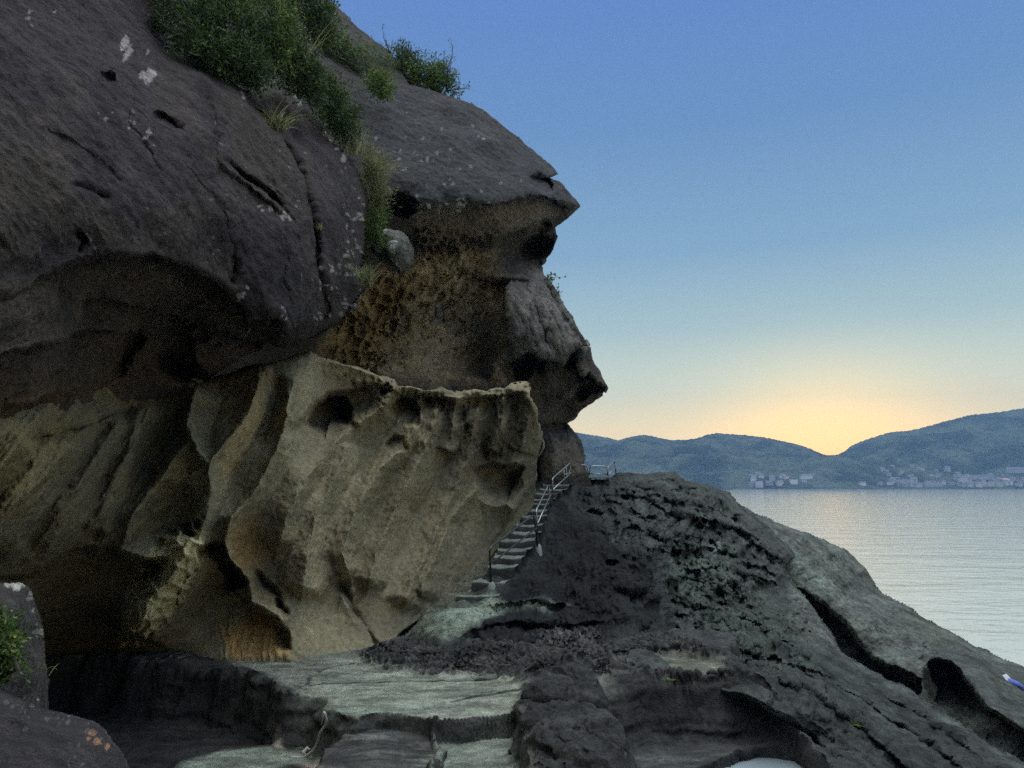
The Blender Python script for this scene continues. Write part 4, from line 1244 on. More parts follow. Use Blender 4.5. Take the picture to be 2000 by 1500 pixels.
# ------------------------------------------------------------------ water
def sea_material(name, scale, dist, rough, base=(0.02, 0.045, 0.05)):
    m, t, b = new_mat(name)
    g = N(t, 'ShaderNodeNewGeometry').outputs['Position']
    mp = N(t, 'ShaderNodeMapping')
    mp.inputs['Scale'].default_value = (0.55, 1.0, 1.0)
    mp.inputs['Rotation'].default_value = (0, 0, math.radians(12))
    t.links.new(g, mp.inputs['Vector'])
    n1 = noise(t, scale, 5, 0.55, mp.outputs[0])
    n2 = noise(t, scale * 0.16, 3, 0.5, mp.outputs[0])
    h = mathn(t, 'ADD', n1, mathn(t, 'MULTIPLY', n2, 3.0))
    bp = N(t, 'ShaderNodeBump')
    bp.inputs['Strength'].default_value = 1.0
    bp.inputs['Distance'].default_value = dist
    t.links.new(h, bp.inputs['Height'])
    t.links.new(bp.outputs[0], b.inputs['Normal'])
    b.inputs['Base Color'].default_value = (*base, 1)
    b.inputs['Roughness'].default_value = rough
    b.inputs['IOR'].default_value = 1.33
    b.inputs['Specular IOR Level'].default_value = 0.5
    return m


M_SEA = sea_material('sea_water', 0.8, 0.12, 0.08, (0.50, 0.51, 0.42))
xs = np.array([-4000, -1000, -200, 0, 20, 40, 80, 160, 400, 1000, 2500, 6000.0])
ys = np.array([-600, -100, 0, 20, 40, 60, 100, 200, 400, 900, 1800, 3000, 6000.0])
X_, Y_ = np.meshgrid(xs, ys)
idx = np.arange(X_.size).reshape(X_.shape)
q = np.stack([idx[:-1, :-1].ravel(), idx[:-1, 1:].ravel(), idx[1:, 1:].ravel(), idx[1:, :-1].ravel()], 1)
sea = link('sea', mesh_np('sea', np.stack([X_, Y_, X_ * 0], -1).reshape(-1, 3), q), M_SEA)
tag(sea, 'calm sea reflecting the evening sky', kind='structure')

M_POOL = sea_material('pool_water', 6.0, 0.003, 0.03, (0.30, 0.36, 0.38))
M_POOL.node_tree.nodes['Principled BSDF'].inputs['IOR'].default_value = 2.0
pz = CAMZ - 4.24
c = P(1490, 1530, Dz(1490, 1530, -4.24))
vs, fs = [], []
vs = [(c[0] + 1.5 * math.cos(a), c[1] + 1.5 * math.sin(a), pz) for a in np.linspace(0, 2 * math.pi, 40, endpoint=False)]
me = bpy.data.meshes.new('tide_pool')
me.from_pydata(vs, [], [list(range(40))])
tag(link('tide_pool', me, M_POOL), 'still tide pool in the rock mirroring the sky', kind='structure')

# ------------------------------------------------------------------ hills over the bay
def hill_mat():
    m, t, b = new_mat('forest_hill')
    g = N(t, 'ShaderNodeNewGeometry').outputs['Position']
    n1 = noise(t, 0.008, 6, 0.6, g)
    n2 = noise(t, 0.12, 4, 0.7, g)
    c = mixc(t, ramp(t, n1, [(0.42, 0.0), (0.58, 1.0)]), (0.010, 0.016, 0.014), (0.06, 0.072, 0.05))
    c = mixc(t, 1.0, c, ramp(t, n2, [(0.3, 0.4), (0.7, 1.6)]), 'MULTIPLY')
    t.links.new(c, b.inputs['Base Color'])
    b.inputs['Roughness'].default_value = 0.95
    b.inputs['Specular IOR Level'].default_value = 0.1
    return m


M_HILL = hill_mat()
SHORE = 1714.0


class Hill:
    def __init__(s, prof, front, ridge, power=0.75, seed=1, rows=150, step=1.2, amp=22.0):
        p = np.array(prof, float)
        s.p, s.front, s.ridge, s.power = p, front, ridge, power
        px = np.arange(p[0, 0], p[-1, 0], step)
        t = np.concatenate([np.linspace(0, 1, rows), np.linspace(1.02, 1.5, 10)])
        PX, T = np.meshgrid(px, t)
        pts = s.point(PX, T)
        n = fbm(pts / 170.0 + seed * 4.1, 4, 0.5)
        n2 = fbm(pts / np.array([9.0, 9.0, 9.0]) + seed, 2, 0.6)
        env = sstep(T, 0.02, 0.3) * (1 - 0.55 * sstep(T, 0.75, 1.0) * sstep(1.3 - T, 0.0, 0.3))
        pts[..., 2] += env * amp * 3.0 * n * sstep(1 - T, 0.0, 0.3) + (0.8 + 2.6 * sstep(T, 0.0, 0.15)) * n2
        idx = np.arange(PX.size).reshape(PX.shape)
        s.q = np.stack([idx[:-1, :-1].ravel(), idx[:-1, 1:].ravel(), idx[1:, 1:].ravel(), idx[1:, :-1].ravel()], 1)
        s.v = pts.reshape(-1, 3)

    def point(s, PX, T):
        ry = np.interp(PX, s.p[:, 0], s.p[:, 1])
        D = s.front + (s.ridge - s.front) * T
        u, yy, zz = rays(PX, ry)
        zr = s.ridge * zz / yy + CAMZ
        z = -0.5 + (zr + 0.5) * np.where(T <= 1, np.clip(T, 0, 1) ** s.power, 1 - (T - 1) * 1.2)
        u0, y0, _ = rays(PX, 950)
        return np.stack([u0 / y0 * D, D, z], -1)

    def at(s, px, py):
        lo, hi = 0.0, 1.0
        for _ in range(40):
            m = (lo + hi) / 2
            p = s.point(np.array(px * 1.0), np.array(m))
            w = (p[2] - CAMZ)
            v = project(p)[1]
            if v > py:
                lo = m
            else:
                hi = m
        return s.point(np.array(px * 1.0), np.array(lo))

    def build(s, name, label):
        o = link(name, mesh_np(name, s.v, s.q), M_HILL)
        return tag(o, label, kind='structure')


def project(p):
    x, y, z = p[0], p[1], p[2] - CAMZ
    d = y * CP + z * SP
    v = -y * SP + z * CP
    return 1000 + F * x / d, 750 - F * v / d


hl = Hill([(900, 880), (1000, 862), (1060, 840), (1100, 846), (1130, 851), (1160, 852), (1185, 855), (1208, 860), (1235, 853), (1262, 849), (1290, 855), (1312, 860), (1340, 859), (1362, 857), (1385, 849), (1402, 846), (1425, 848), (1462, 850), (1500, 855), (1530, 861),
           (1562, 868), (1585, 876), (1602, 884), (1614, 889), (1630, 889), (1650, 896), (1700, 912), (1760, 935), (1800, 948)], SHORE, 2350.0, 0.7, 1)
hl.build('hills', 'wooded hills across the bay left of the notch')
hr = Hill([(1560, 950), (1590, 920), (1612, 892), (1640, 888), (1652, 882), (1665, 872), (1690, 861), (1715, 853), (1742, 845), (1770, 842), (1800, 838), (1830, 830), (1852, 824), (1880, 817), (1902, 811), (1930, 808), (1960, 805), (2000, 799), (2080, 788), (2200, 780), (2400, 800), (2700, 840)], SHORE + 6, 2450.0, 1.15, 3)
hr.build('hills', 'tall wooded hill across the bay behind the town')
hk = Hill([(1520, 948), (1550, 925), (1580, 905), (1610, 894), (1640, 890), (1665, 896), (1690, 912), (1712, 932), (1735, 947)], SHORE - 4, 1960.0, 0.75, 5, 80, 1.0, 4.0)
hk.build('hillock', 'low wooded hillock on the far shore left of the town')
hf = Hill([(900, 870), (1000, 850), (1080, 838), (1135, 846), (1160, 850), (1195, 856), (1215, 866), (1300, 900)], 2500.0, 3000.0, 0.7, 6, 60, 2.0)
hf.build('hills', 'pale distant ridge beside the cliff')

# ------------------------------------------------------------------ small builders
def tube(pts, rad, nseg=8, cap=True):
    """verts, faces of a tube along points; rad may be a list"""
    pts = [Vector(p) for p in pts]
    n = len(pts)
    rad = [rad] * n if isinstance(rad, (int, float)) else rad
    vs, fs = [], []
    up = Vector((0.123, 0.2, 1)).normalized()
    for i, p in enumerate(pts):
        d = (pts[min(i + 1, n - 1)] - pts[max(i - 1, 0)]).normalized()
        a = d.cross(up)
        if a.length < 1e-3:
            a = d.cross(Vector((1, 0, 0)))
        a.normalize()
        b = a.cross(d)
        for k in range(nseg):
            t = 2 * math.pi * k / nseg
            vs.append(p + (a * math.cos(t) + b * math.sin(t)) * rad[i])
    for i in range(n - 1):
        for k in range(nseg):
            k2 = (k + 1) % nseg
            fs.append((i * nseg + k, i * nseg + k2, (i + 1) * nseg + k2, (i + 1) * nseg + k))
    if cap:
        fs.append(tuple(range(nseg))[::-1])
        fs.append(tuple((n - 1) * nseg + k for k in range(nseg)))
    return vs, fs


class MB:
    def __init__(s):
        s.v, s.f = [], []

    def add(s, vf):
        o = len(s.v)
        s.v += [tuple(x) for x in vf[0]]
        s.f += [tuple(i + o for i in f) for f in vf[1]]
        return s

    def box(s, c, sx, sy, sz, rz=0.0):
        c = Vector(c)
        ca, sa = math.cos(rz), math.sin(rz)
        vs = [c + Vector((x * ca - y * sa, x * sa + y * ca, z)) for x, y, z in
              [(a * sx / 2, b * sy / 2, d * sz / 2) for d in (-1, 1) for a, b in ((-1, -1), (1, -1), (1, 1), (-1, 1))]]
        return s.add((vs, [(0, 3, 2, 1), (4, 5, 6, 7), (0, 1, 5, 4), (1, 2, 6, 5), (2, 3, 7, 6), (3, 0, 4, 7)]))

    def build(s, name, mat, parent=None, smooth=False, origin=None):
        me = bpy.data.meshes.new(name)
        o = Vector(origin) if origin is not None else (parent.location if parent else Vector((0, 0, 0)))
        me.from_pydata([tuple(Vector(v) - o) for v in s.v], [], s.f)
        if smooth:
            me.polygons.foreach_set('use_smooth', [True] * len(me.polygons))
        ob = link(name, me, mat, parent)
        if not parent and origin is not None:
            ob.location = o
        return ob


def rounded(pts, r=0.08, k=4):
    """polyline with rounded corners"""
    pts = [Vector(p) for p in pts]
    o = [pts[0]]
    for a, b, c in zip(pts, pts[1:], pts[2:]):
        p = b + (a - b).normalized() * min(r, (a - b).length * 0.45)
        q = b + (c - b).normalized() * min(r, (c - b).length * 0.45)
        for i in range(k + 1):
            t = i / k
            o.append(p * (1 - t) ** 2 + b * 2 * t * (1 - t) + q * t * t)
    o.append(pts[-1])
    return o


# ------------------------------------------------------------------ stairs cut in the rock
M_STEP = rock_material('step_stone', 0.015, 14.0, 0.3, (0.95, 1.0, 0.95))
ST = [(900, 1160, 975, 1166, 17.5), (932, 1133, 987, 1138, 18.05), (962, 1103, 1004, 1110, 18.6), (974, 1084, 1018, 1091, 19.1), (982, 1071, 1028, 1077, 19.6), (985, 1053, 1043, 1057, 20.2), (1006, 1039, 1050, 1042, 20.8),
      (1018, 1024, 1060, 1026, 21.4), (1028, 1007, 1064, 1009, 22.0), (1035, 996, 1069, 997, 22.7), (1042, 983, 1073, 984, 23.4), (1046, 974, 1079, 975, 24.1),
      (1053, 963, 1088, 964, 24.9), (1064, 955, 1099, 956, 25.7), (1070, 946, 1112, 945, 26.6), (1074, 940, 1125, 939, 28.2)]
e0 = V(ST[0][0], ST[0][1], ST[0][4])
stairs = empty('stairs', e0)
tag(stairs, 'worn stone stairs climbing between the cave wall and the dark rock rise', 'stairs')
rr = random.Random(4)
for i in range(len(ST) - 1):
    a, b = ST[i], ST[i + 1]
    z = (V(a[0], a[1], a[4]).z + V(a[2], a[3], a[4]).z) / 2
    L0, R0 = V(a[0] - 10, a[1], a[4]), V(a[2], a[3], a[4])
    L1, R1 = V(b[0] - 14, b[1], b[4] + 0.15), V(b[2], b[3], b[4] + 0.15)
    us = np.linspace(0, 1, 22)
    prof = [(0.0, -0.75), (0.0, -0.4), (-0.01, -0.12), (0.0, -0.035), (0.03, -0.004), (0.12, 0.0), (0.3, 0.0), (0.5, 0.0), (0.75, 0.01), (1.0, 0.02)]
    g = np.zeros((len(prof), len(us), 3))
    for j, (f, dz) in enumerate(prof):
        for k, u in enumerate(us):
            p = (L0.lerp(R0, u)).lerp(L1.lerp(R1, u), f)
            wear = -0.03 * math.sin(math.pi * u) if dz > -0.1 else 0
            g[j, k] = (p.x, p.y, z + dz + wear + (0.0 if f < 0.8 else 0.02))
    g += 0.06 * np.stack([fbm(g / 0.35 + 8.8 * k + i, 4) for k in range(3)], -1)
    idx = np.arange(len(prof) * len(us)).reshape(len(prof), -1)
    q = np.stack([idx[:-1, :-1].ravel(), idx[:-1, 1:].ravel(), idx[1:, 1:].ravel(), idx[1:, :-1].ravel()], 1)
    link('step', mesh_np('step', g.reshape(-1, 3) - np.array(e0), q, np.repeat(np.array([(0.05, 0.05, 0.047) if f_ < 0.02 else (0.19, 0.21, 0.18) for f_, _ in prof]), len(us), 0)), M_STEP, stairs)  # risers darker than treads: their shade is painted into the tint

# ------------------------------------------------------------------ railings
M_STEEL = plain('steel_tube', (0.30, 0.31, 0.32), 0.32, 0.9, 0.15, 8)
M_DARKSTEEL = plain('dark_tube', (0.03, 0.03, 0.032), 0.45, 0.3, 0.2, 8)  # darker tube, used on the lowest railing
M_CONC = plain('pale_concrete', (0.24, 0.27, 0.245), 0.9, 0.0, 0.25, 12)
GRP = 'tube railings along the stone stairs'


def railing(label, mat, frame, mid, r=0.024, foots=()):
    fr = [V(*p) for p in frame]
    base = fr[0]
    t = empty('railing', base)
    tag(t, label, 'railing', GRP)
    MB().add(tube(rounded(fr, 0.16), r)).build('frame', mat, t, True)
    for m in mid:
        MB().add(tube([V(*p) for p in m], r * 0.8)).build('crossbar', mat, t, True)
    for f in foots:
        c = V(*f)
        m = MB()
        m.add(tube([c + Vector((0, 0, -0.55)), c + Vector((0.01, 0, -0.3)), c + Vector((0, 0.01, -0.02)), c + Vector((0, 0, 0.06))], [0.13, 0.12, 0.09, 0.05], 9))
        m.build('footing', M_CONC, t, True)
    return t


railing('lowest dark tube railing on a pale concrete foot at the stair bottom', M_DARKSTEEL,
        [(959, 1140, 17.9), (956, 1070, 17.9), (1043, 1005, 20.4), (1050, 1066, 20.4)], [[(959, 1101, 17.9), (1047, 1032, 20.4)]], 0.026, [(960, 1142, 17.9)])
railing('steep steel railing on the middle stairs, one foot in pale concrete', M_STEEL,
        [(1051, 1066, 20.5), (1047, 996, 20.5), (1071, 946, 23.4), (1077, 990, 23.4)], [[(1050, 1022, 20.5), (1075, 966, 23.4)]], 0.026, [(1051, 1068, 20.45)])
railing('steel railing rising along the top flight of the stairs', M_STEEL,
        [(1079, 976, 23.6), (1079, 934, 23.6), (1113, 904, 26.8), (1116, 940, 26.8)], [[(1079, 957, 23.6), (1115, 923, 26.8)]], 0.026)
railing('tallest steel railing with close uprights at the stair head', M_STEEL,
        [(1102, 944, 27.4), (1101, 914, 27.4), (1120, 898, 28.2), (1122, 940, 28.2)],
        [[(1101, 928, 27.4), (1121, 919, 28.2)], [(1106, 911, 27.6), (1107, 943, 27.6)], [(1111, 906, 27.8), (1112, 942, 27.8)], [(1116, 902, 28.0), (1117, 941, 28.0)]], 0.026)
railing('short level steel railing between the stair head and the landing', M_STEEL,
        [(1125, 940, 28.3), (1125, 907, 28.3), (1148, 909, 28.5), (1149, 940, 28.5)], [[(1125, 924, 28.3), (1149, 924, 28.5)]], 0.026)
railing('level steel railing framing the view of the bay on the landing', M_STEEL,
        [(1151, 941, 28.6), (1152, 910, 28.6), (1186, 911, 28.9), (1187, 941, 28.9)], [[(1151, 925, 28.6), (1187, 926, 28.9)]], 0.026)
railing('rightmost steel railing sloping up behind the landing', M_STEEL,
        [(1188, 940, 28.9), (1187, 912, 28.9), (1200, 899, 30.2), (1203, 926, 30.2)], [[(1188, 927, 28.9), (1202, 914, 30.2)]], 0.026)
# landing slab
a, b, c_, d_ = V(1128, 937, 28.3), V(1192, 937, 28.9), V(1190, 930, 31), V(1140, 930, 31)
m = MB()
tp = [a, b, c_, d_]
zt = max(p.z for p in tp)
tp = [Vector((p.x, p.y, zt)) for p in tp]
m.add((tp + [p - Vector((0, 0, 0.09)) for p in tp], [(0, 1, 2, 3), (7, 6, 5, 4), (0, 4, 5, 1), (1, 5, 6, 2), (2, 6, 7, 3), (3, 7, 4, 0)]))
tag(m.build('landing', M_CONC), 'small pale concrete landing behind the top railings', 'landing')

# ------------------------------------------------------------------ driftwood and litter
M_WOOD = plain('bleached_wood', (0.42, 0.39, 0.34), 0.8, 0, 0.3, 30)
def gpt(px, py, lift=0.03):
    D = Dz(px, py, -3.4)
    for _ in range(12):
        p = P(px, py, D)
        D = Dz(px, py, ground(p[0], p[1]) - CAMZ + lift)
        D = min(max(D, 6.0), 17.0)
    return V(px, py, D)


w0 = gpt(585, 1474)
dw = (w0 - Vector((0, 0, CAMZ))).y
br = empty('driftwood', w0)
tag(br, 'thin bleached driftwood branch propped against the dark slab edge', 'branch')
D0 = w0.y * CP + (w0.z - CAMZ) * SP
pl_ = [(565, 1478, D0), (580, 1480, D0 - .02), (597, 1478, D0), (612, 1466, D0 - .05), (620, 1450, D0 - .1), (624, 1432, D0 - .16), (633, 1420, D0 - .2), (638, 1409, D0 - .22), (636, 1398, D0 - .24), (632, 1390, D0 - .25)]
MB().add(tube(rounded([V(*p) for p in pl_], 0.05, 2), 0.02, 7)).build('stem', M_WOOD, br, True)
MB().add(tube([V(597, 1477, D0), V(592, 1468, D0 + .02), V(600, 1462, D0 + .05), V(606, 1464, D0 + .05)], [0.02, 0.035, 0.03, 0.012], 7)).build('stub', M_WOOD, br, True)
MB().add(tube([V(633, 1391, D0 - .25), V(631, 1404, D0 - .23), V(627, 1416, D0 - .22)], [0.018, 0.011, 0.006], 6)).build('twig', M_WOOD, br, True)

M_WHITE = plain('white_plastic', (0.70, 0.72, 0.74), 0.5, 0, 0.06)
M_BLUE = plain('blue_cloth', (0.09, 0.13, 0.42), 0.7, 0, 0.35, 14)
lt = BLOCK.surf(1968, 1328) - 0.12
l0 = V(1970, 1334, lt)
li = empty('beach_bag', l0)
tag(li, 'small blue bag with a white panel lying on the rounded rock block', 'bag')
c4 = [V(1958, 1319, lt), V(1966, 1316, lt + .1), V(1976, 1327, lt + .05), V(1966, 1330, lt - .05)]
nrm = (c4[1] - c4[0]).cross(c4[3] - c4[0]).normalized() * 0.04
MB().add((c4 + [p + nrm for p in c4], [(0, 1, 2, 3), (7, 6, 5, 4), (0, 4, 5, 1), (1, 5, 6, 2), (2, 6, 7, 3), (3, 7, 4, 0)])).build('white_panel', M_WHITE, li)
us, vs_ = np.meshgrid(np.linspace(0, 2 * math.pi, 22), np.linspace(0, math.pi, 14))
ca = np.array(V(1982, 1337, lt))
sph = np.stack([np.cos(us) * np.sin(vs_) * 0.22, np.sin(us) * np.sin(vs_) * 0.16, np.cos(vs_) * 0.11], -1)
sph = sph * (1 + 0.45 * fbm(sph / 0.10, 3, 0.6, True))[..., None]
sph[..., 2] -= sph[..., 0] * 0.45
idx = np.arange(us.size).reshape(us.shape)
q = np.stack([idx[:-1, :-1].ravel(), idx[:-1, 1:].ravel(), idx[1:, 1:].ravel(), idx[1:, :-1].ravel()], 1)
link('blue_cloth', mesh_np('blue_cloth', sph.reshape(-1, 3) + ca - np.array(l0), q), M_BLUE, li)

# ------------------------------------------------------------------ plants
M_LEAF = leaf_material('evergreen_leaf', (0.014, 0.034, 0.012), (0.14, 0.21, 0.06))
M_LEAF2 = leaf_material('bright_leaf', (0.035, 0.075, 0.02), (0.24, 0.33, 0.08))
M_GRASS = leaf_material('dry_grass', (0.10, 0.115, 0.04), (0.40, 0.40, 0.20))
M_TWIG = plain('twig_bark', (0.09, 0.075, 0.06), 0.85)
M_PETAL = plain('yellow_petal', (0.75, 0.65, 0.12), 0.6)


def foliage(blobs, n, size, seed, narrow=0.3, per=22, up=0.35):
    """leaves in sprigs spread through ellipsoids (centre, radii)"""
    rs = np.random.RandomState(seed)
    vol = np.array([b[1][0] * b[1][1] * b[1][2] for b in blobs]) ** 0.7
    vol /= vol.sum()
    ns = max(6, n // per)
    bi = rs.choice(len(blobs), ns, p=vol)
    c = np.array([b[0] for b in blobs])[bi]
    r = np.array([b[1] for b in blobs])[bi]
    d = rs.normal(size=(ns, 3))
    d /= np.linalg.norm(d, axis=1)[:, None]
    rad = rs.uniform(0.35, 1.0, ns) ** 0.6
    sc_ = c + d * rad[:, None] * r
    sdir = d + np.array([0, 0, up]) + 0.5 * rs.normal(size=(ns, 3))
    sdir /= np.linalg.norm(sdir, axis=1)[:, None]
    stn = np.clip(rs.beta(1.0, 2.4, ns), 0, 1)
    k = np.repeat(np.arange(ns), per)
    m = len(k)
    ln = size * rs.uniform(0.6, 1.4, m)
    pos = sc_[k] + sdir[k] * (rs.uniform(-1.2, 1.6, m) * size * 1.6)[:, None] + rs.normal(size=(m, 3)) * size * 0.45
    dr = sdir[k] + 0.75 * rs.normal(size=(m, 3))
    dr /= np.linalg.norm(dr, axis=1)[:, None]
    sd = np.cross(dr, rs.normal(size=(m, 3)))
    sd /= np.linalg.norm(sd, axis=1)[:, None] + 1e-9
    w = (ln * narrow)[:, None] * sd
    v = np.stack([pos, pos + dr * (ln * 0.5)[:, None] + w * 0.5, pos + dr * ln[:, None], pos + dr * (ln * 0.5)[:, None] - w * 0.5], 1)
    tn = np.clip(stn[k] + rs.normal(size=m) * 0.12, 0, 1)
    return v.reshape(-1, 3), np.arange(m * 4).reshape(-1, 4), np.repeat(tn, 4)


def bush(label, blobs, n, size, seed, mat=None, narrow=0.3, group=None, name='bush', cat='bush', up=0.35, base=None):
    """blobs: (px, py, depth, radius px x, radius px y)"""
    bl = []
    for px, py, D, rx, ry in blobs:
        c = P(px, py, D)
        bl.append((c, (rx * D / F, (rx + ry) / 2 * D / F, ry * D / F)))
    lowest = min(range(len(bl)), key=lambda i: bl[i][0][2] - bl[i][1][2])
    b0 = Vector(bl[lowest][0] - np.array([0, -0.3 * bl[lowest][1][1], bl[lowest][1][2] * 0.8])) if base is None else base
    t = empty(name, b0)
    tag(t, label, cat, group)
    v, q, tn = foliage(bl, n, size, seed, narrow, up=up)
    link('foliage', mesh_np('foliage', v - np.array(b0), q, np.repeat(tn[:, None], 3, 1), False), mat or M_LEAF, t)
    rr = random.Random(seed)
    m = MB()
    for c, r in bl:
        for _ in range(3):
            e = Vector(c) + Vector([rr.uniform(-0.6, 0.6) * x for x in r])
            mid = b0.lerp(e, 0.5) + Vector((rr.gauss(0, .05), rr.gauss(0, .05), rr.gauss(0, .05)))
            m.add(tube([b0, mid, e], [0.022, 0.014, 0.005], 5))
    m.build('stem', M_TWIG, t, True)
    return t


def osurf(px, py, lift=0.0):
    return OVER.surf(px, py) + lift


EG = 'evergreen bushes on top of the overhang'
bush('large dark bush at the top edge of the picture, leftmost on the overhang', [(330, -20, 14.0, 75, 45), (370, 45, 13.6, 62, 45), (395, 90, 13.3, 50, 30)], 9000, 0.085, 1, group=EG)
bush('big dark bush hanging over the rim above the overhang slots', [(455, 60, 14.2, 62, 60), (450, 120, 13.9, 58, 42), (490, 140, 14.2, 45, 32)], 11000, 0.085, 2, group=EG)
bush('tall brighter green bush in the middle of the overhang top', [(440, -15, 15.0, 70, 45), (520, 30, 15.0, 58, 52), (545, 95, 15.0, 48, 52)], 10000, 0.085, 3, M_LEAF2, group=EG)
bush('dark bush beside the steep bare rock at the upper skyline', [(600, 15, 18.5, 48, 42), (625, 55, 18.5, 38, 42), (560, -20, 18.5, 60, 40)], 8000, 0.10, 4, group=EG)
bush('dark bush with tall grass stems above the pale notch of the rim', [(575, 130, 15.6, 40, 42), (600, 165, 16.0, 38, 30), (560, 80, 15.4, 30, 40)], 7000, 0.085, 5, group=EG)
bush('narrow drooping bush running down the gully behind the rim', [(640, 190, 17.4, 36, 38), (665, 225, 18.2, 32, 38), (680, 255, 18.8, 22, 28)], 7000, 0.09, 6, group=EG)
CG = 'bushes on the skyline of the back cliff'
bush('upright bush on the back cliff skyline, taller and darker', [(788, 112, 31.5, 18, 20), (795, 140, 31.2, 26, 24)], 3500, 0.13, 7, group=CG)
bush('rounded bright bush at the outer end of the skyline growth', [(832, 140, 31.0, 30, 26), (860, 158, 31.0, 24, 26), (815, 160, 31, 30, 16)], 5500, 0.13, 8, M_LEAF2, group=CG)
bush('dense low bush on the slope between the overhang growth and the bare skyline rock', [(660, 105, 28, 34, 26), (700, 130, 28, 34, 18), (640, 80, 28, 26, 26)], 4500, 0.12, 31, group=CG)
bush('thin low scrub below the steep bare rock of the back cliff', [(690, 105, 29.5, 40, 16), (735, 118, 30, 35, 18), (660, 85, 29, 22, 14)], 2600, 0.14, 9, M_LEAF2, group=CG, narrow=0.15)
bush('small round bush alone on the bare brow of the cliff', [(738, 162, 25.6, 24, 20), (752, 180, 25.3, 16, 14)], 2600, 0.11, 10, M_LEAF2, group=CG)
bush('green bush hanging in the cleft above the pale wedged boulder', [(738, 420, 19.0, 18, 16), (728, 448, 18.9, 18, 22), (735, 468, 18.8, 14, 12)], 3600, 0.08, 11, M_LEAF2, narrow=0.22)
bush('sprawling grassy bush in the cleft beside the overhang edge', [(722, 320, 19.2, 22, 26), (735, 350, 19.2, 22, 30), (740, 385, 19.2, 16, 18)], 4200, 0.13, 12, M_GRASS, narrow=0.10, up=0.9)
# sparse leafy shrub against the sky
def shrub(label, base, tips, seed, leaf=0.07, leaves=10, r0=0.02):
    b0 = V(*base)
    t = empty('shrub', b0)
    tag(t, label, 'shrub')
    rs = random.Random(seed)
    m = MB()
    vs, ts = [], []
    for px, py, D in tips:
        e = V(px, py, D)
        mid = b0.lerp(e, 0.5) + Vector((rs.gauss(0, .08), rs.gauss(0, .08), rs.uniform(0, .12)))
        pts = [b0.lerp(mid, 0.5), mid, mid.lerp(e, 0.5) + Vector((rs.gauss(0, .03), 0, rs.gauss(0, .03))), e]
        m.add(tube([b0] + pts, [r0, r0 * .8, r0 * .6, r0 * .45, r0 * .25], 5))
        for _ in range(leaves):
            f = rs.uniform(0.35, 1.05)
            p = b0.lerp(e, f) + Vector((rs.gauss(0, .10), rs.gauss(0, .10), rs.gauss(0, .10)))
            m.add(tube([b0.lerp(e, f * 0.92), p], [r0 * .3, r0 * .2], 4, False))
            d = Vector((rs.gauss(0, 1), rs.gauss(0, 1), rs.gauss(0, 1))).normalized() * leaf
            s_ = d.cross(Vector((rs.gauss(0, 1), rs.gauss(0, 1), rs.gauss(0, 1)))).normalized() * leaf * 0.35
            vs += [p, p + d * .5 + s_, p + d, p + d * .5 - s_]
            ts += [rs.random() * 0.8] * 4
    m.build('stem', M_TWIG, t, True)
    if vs:
        link('foliage', mesh_np('foliage', np.array([tuple(v - b0) for v in vs]), np.arange(len(vs)).reshape(-1, 4), np.repeat(np.array(ts)[:, None], 3, 1), False), M_LEAF2, t)
    return t


shrub('airy sprawling shrub reaching out into the sky at the cliff skyline', (872, 178, 31), [(886, 88, 31), (868, 100, 31), (878, 120, 30.6), (897, 160, 31), (916, 172, 30.8), (893, 186, 30.5), (889, 140, 31.3), (850, 105, 31), (905, 185, 30.6)], 3, 0.10, 26)
shrub('bare leafless twig leaning over the skyline scrub', (762, 105, 31.5), [(745, 52, 31.5), (752, 70, 31.4), (768, 78, 31.5), (732, 85, 31.3)], 5, 0.07, 4, 0.022)
shrub('thin twigs between the two skyline bushes', (800, 110, 31.4), [(792, 84, 31.4), (803, 92, 31.3), (818, 100, 31.3), (828, 96, 31.4), (842, 104, 31.4)], 6, 0.07, 6, 0.015)
shrub('tiny plant on the cliff notch under the brow', (1066, 548, 26.2), [(1078, 536, 26.2), (1088, 540, 26.3), (1082, 546, 26.1), (1072, 538, 26.4)], 7, 0.10, 9, 0.012)
shrub('tiny plant rooted lower on the pale nose of the cliff', (1084, 574, 26.4), [(1092, 566, 26.4), (1096, 572, 26.4), (1090, 560, 26.3)], 8, 0.08, 5, 0.01)
shrub('few thin stems at the very top of the skyline', (640, 22, 30), [(632, -6, 30), (650, 5, 30), (658, 12, 30), (644, 2, 30)], 9, 0.10, 12, 0.015)


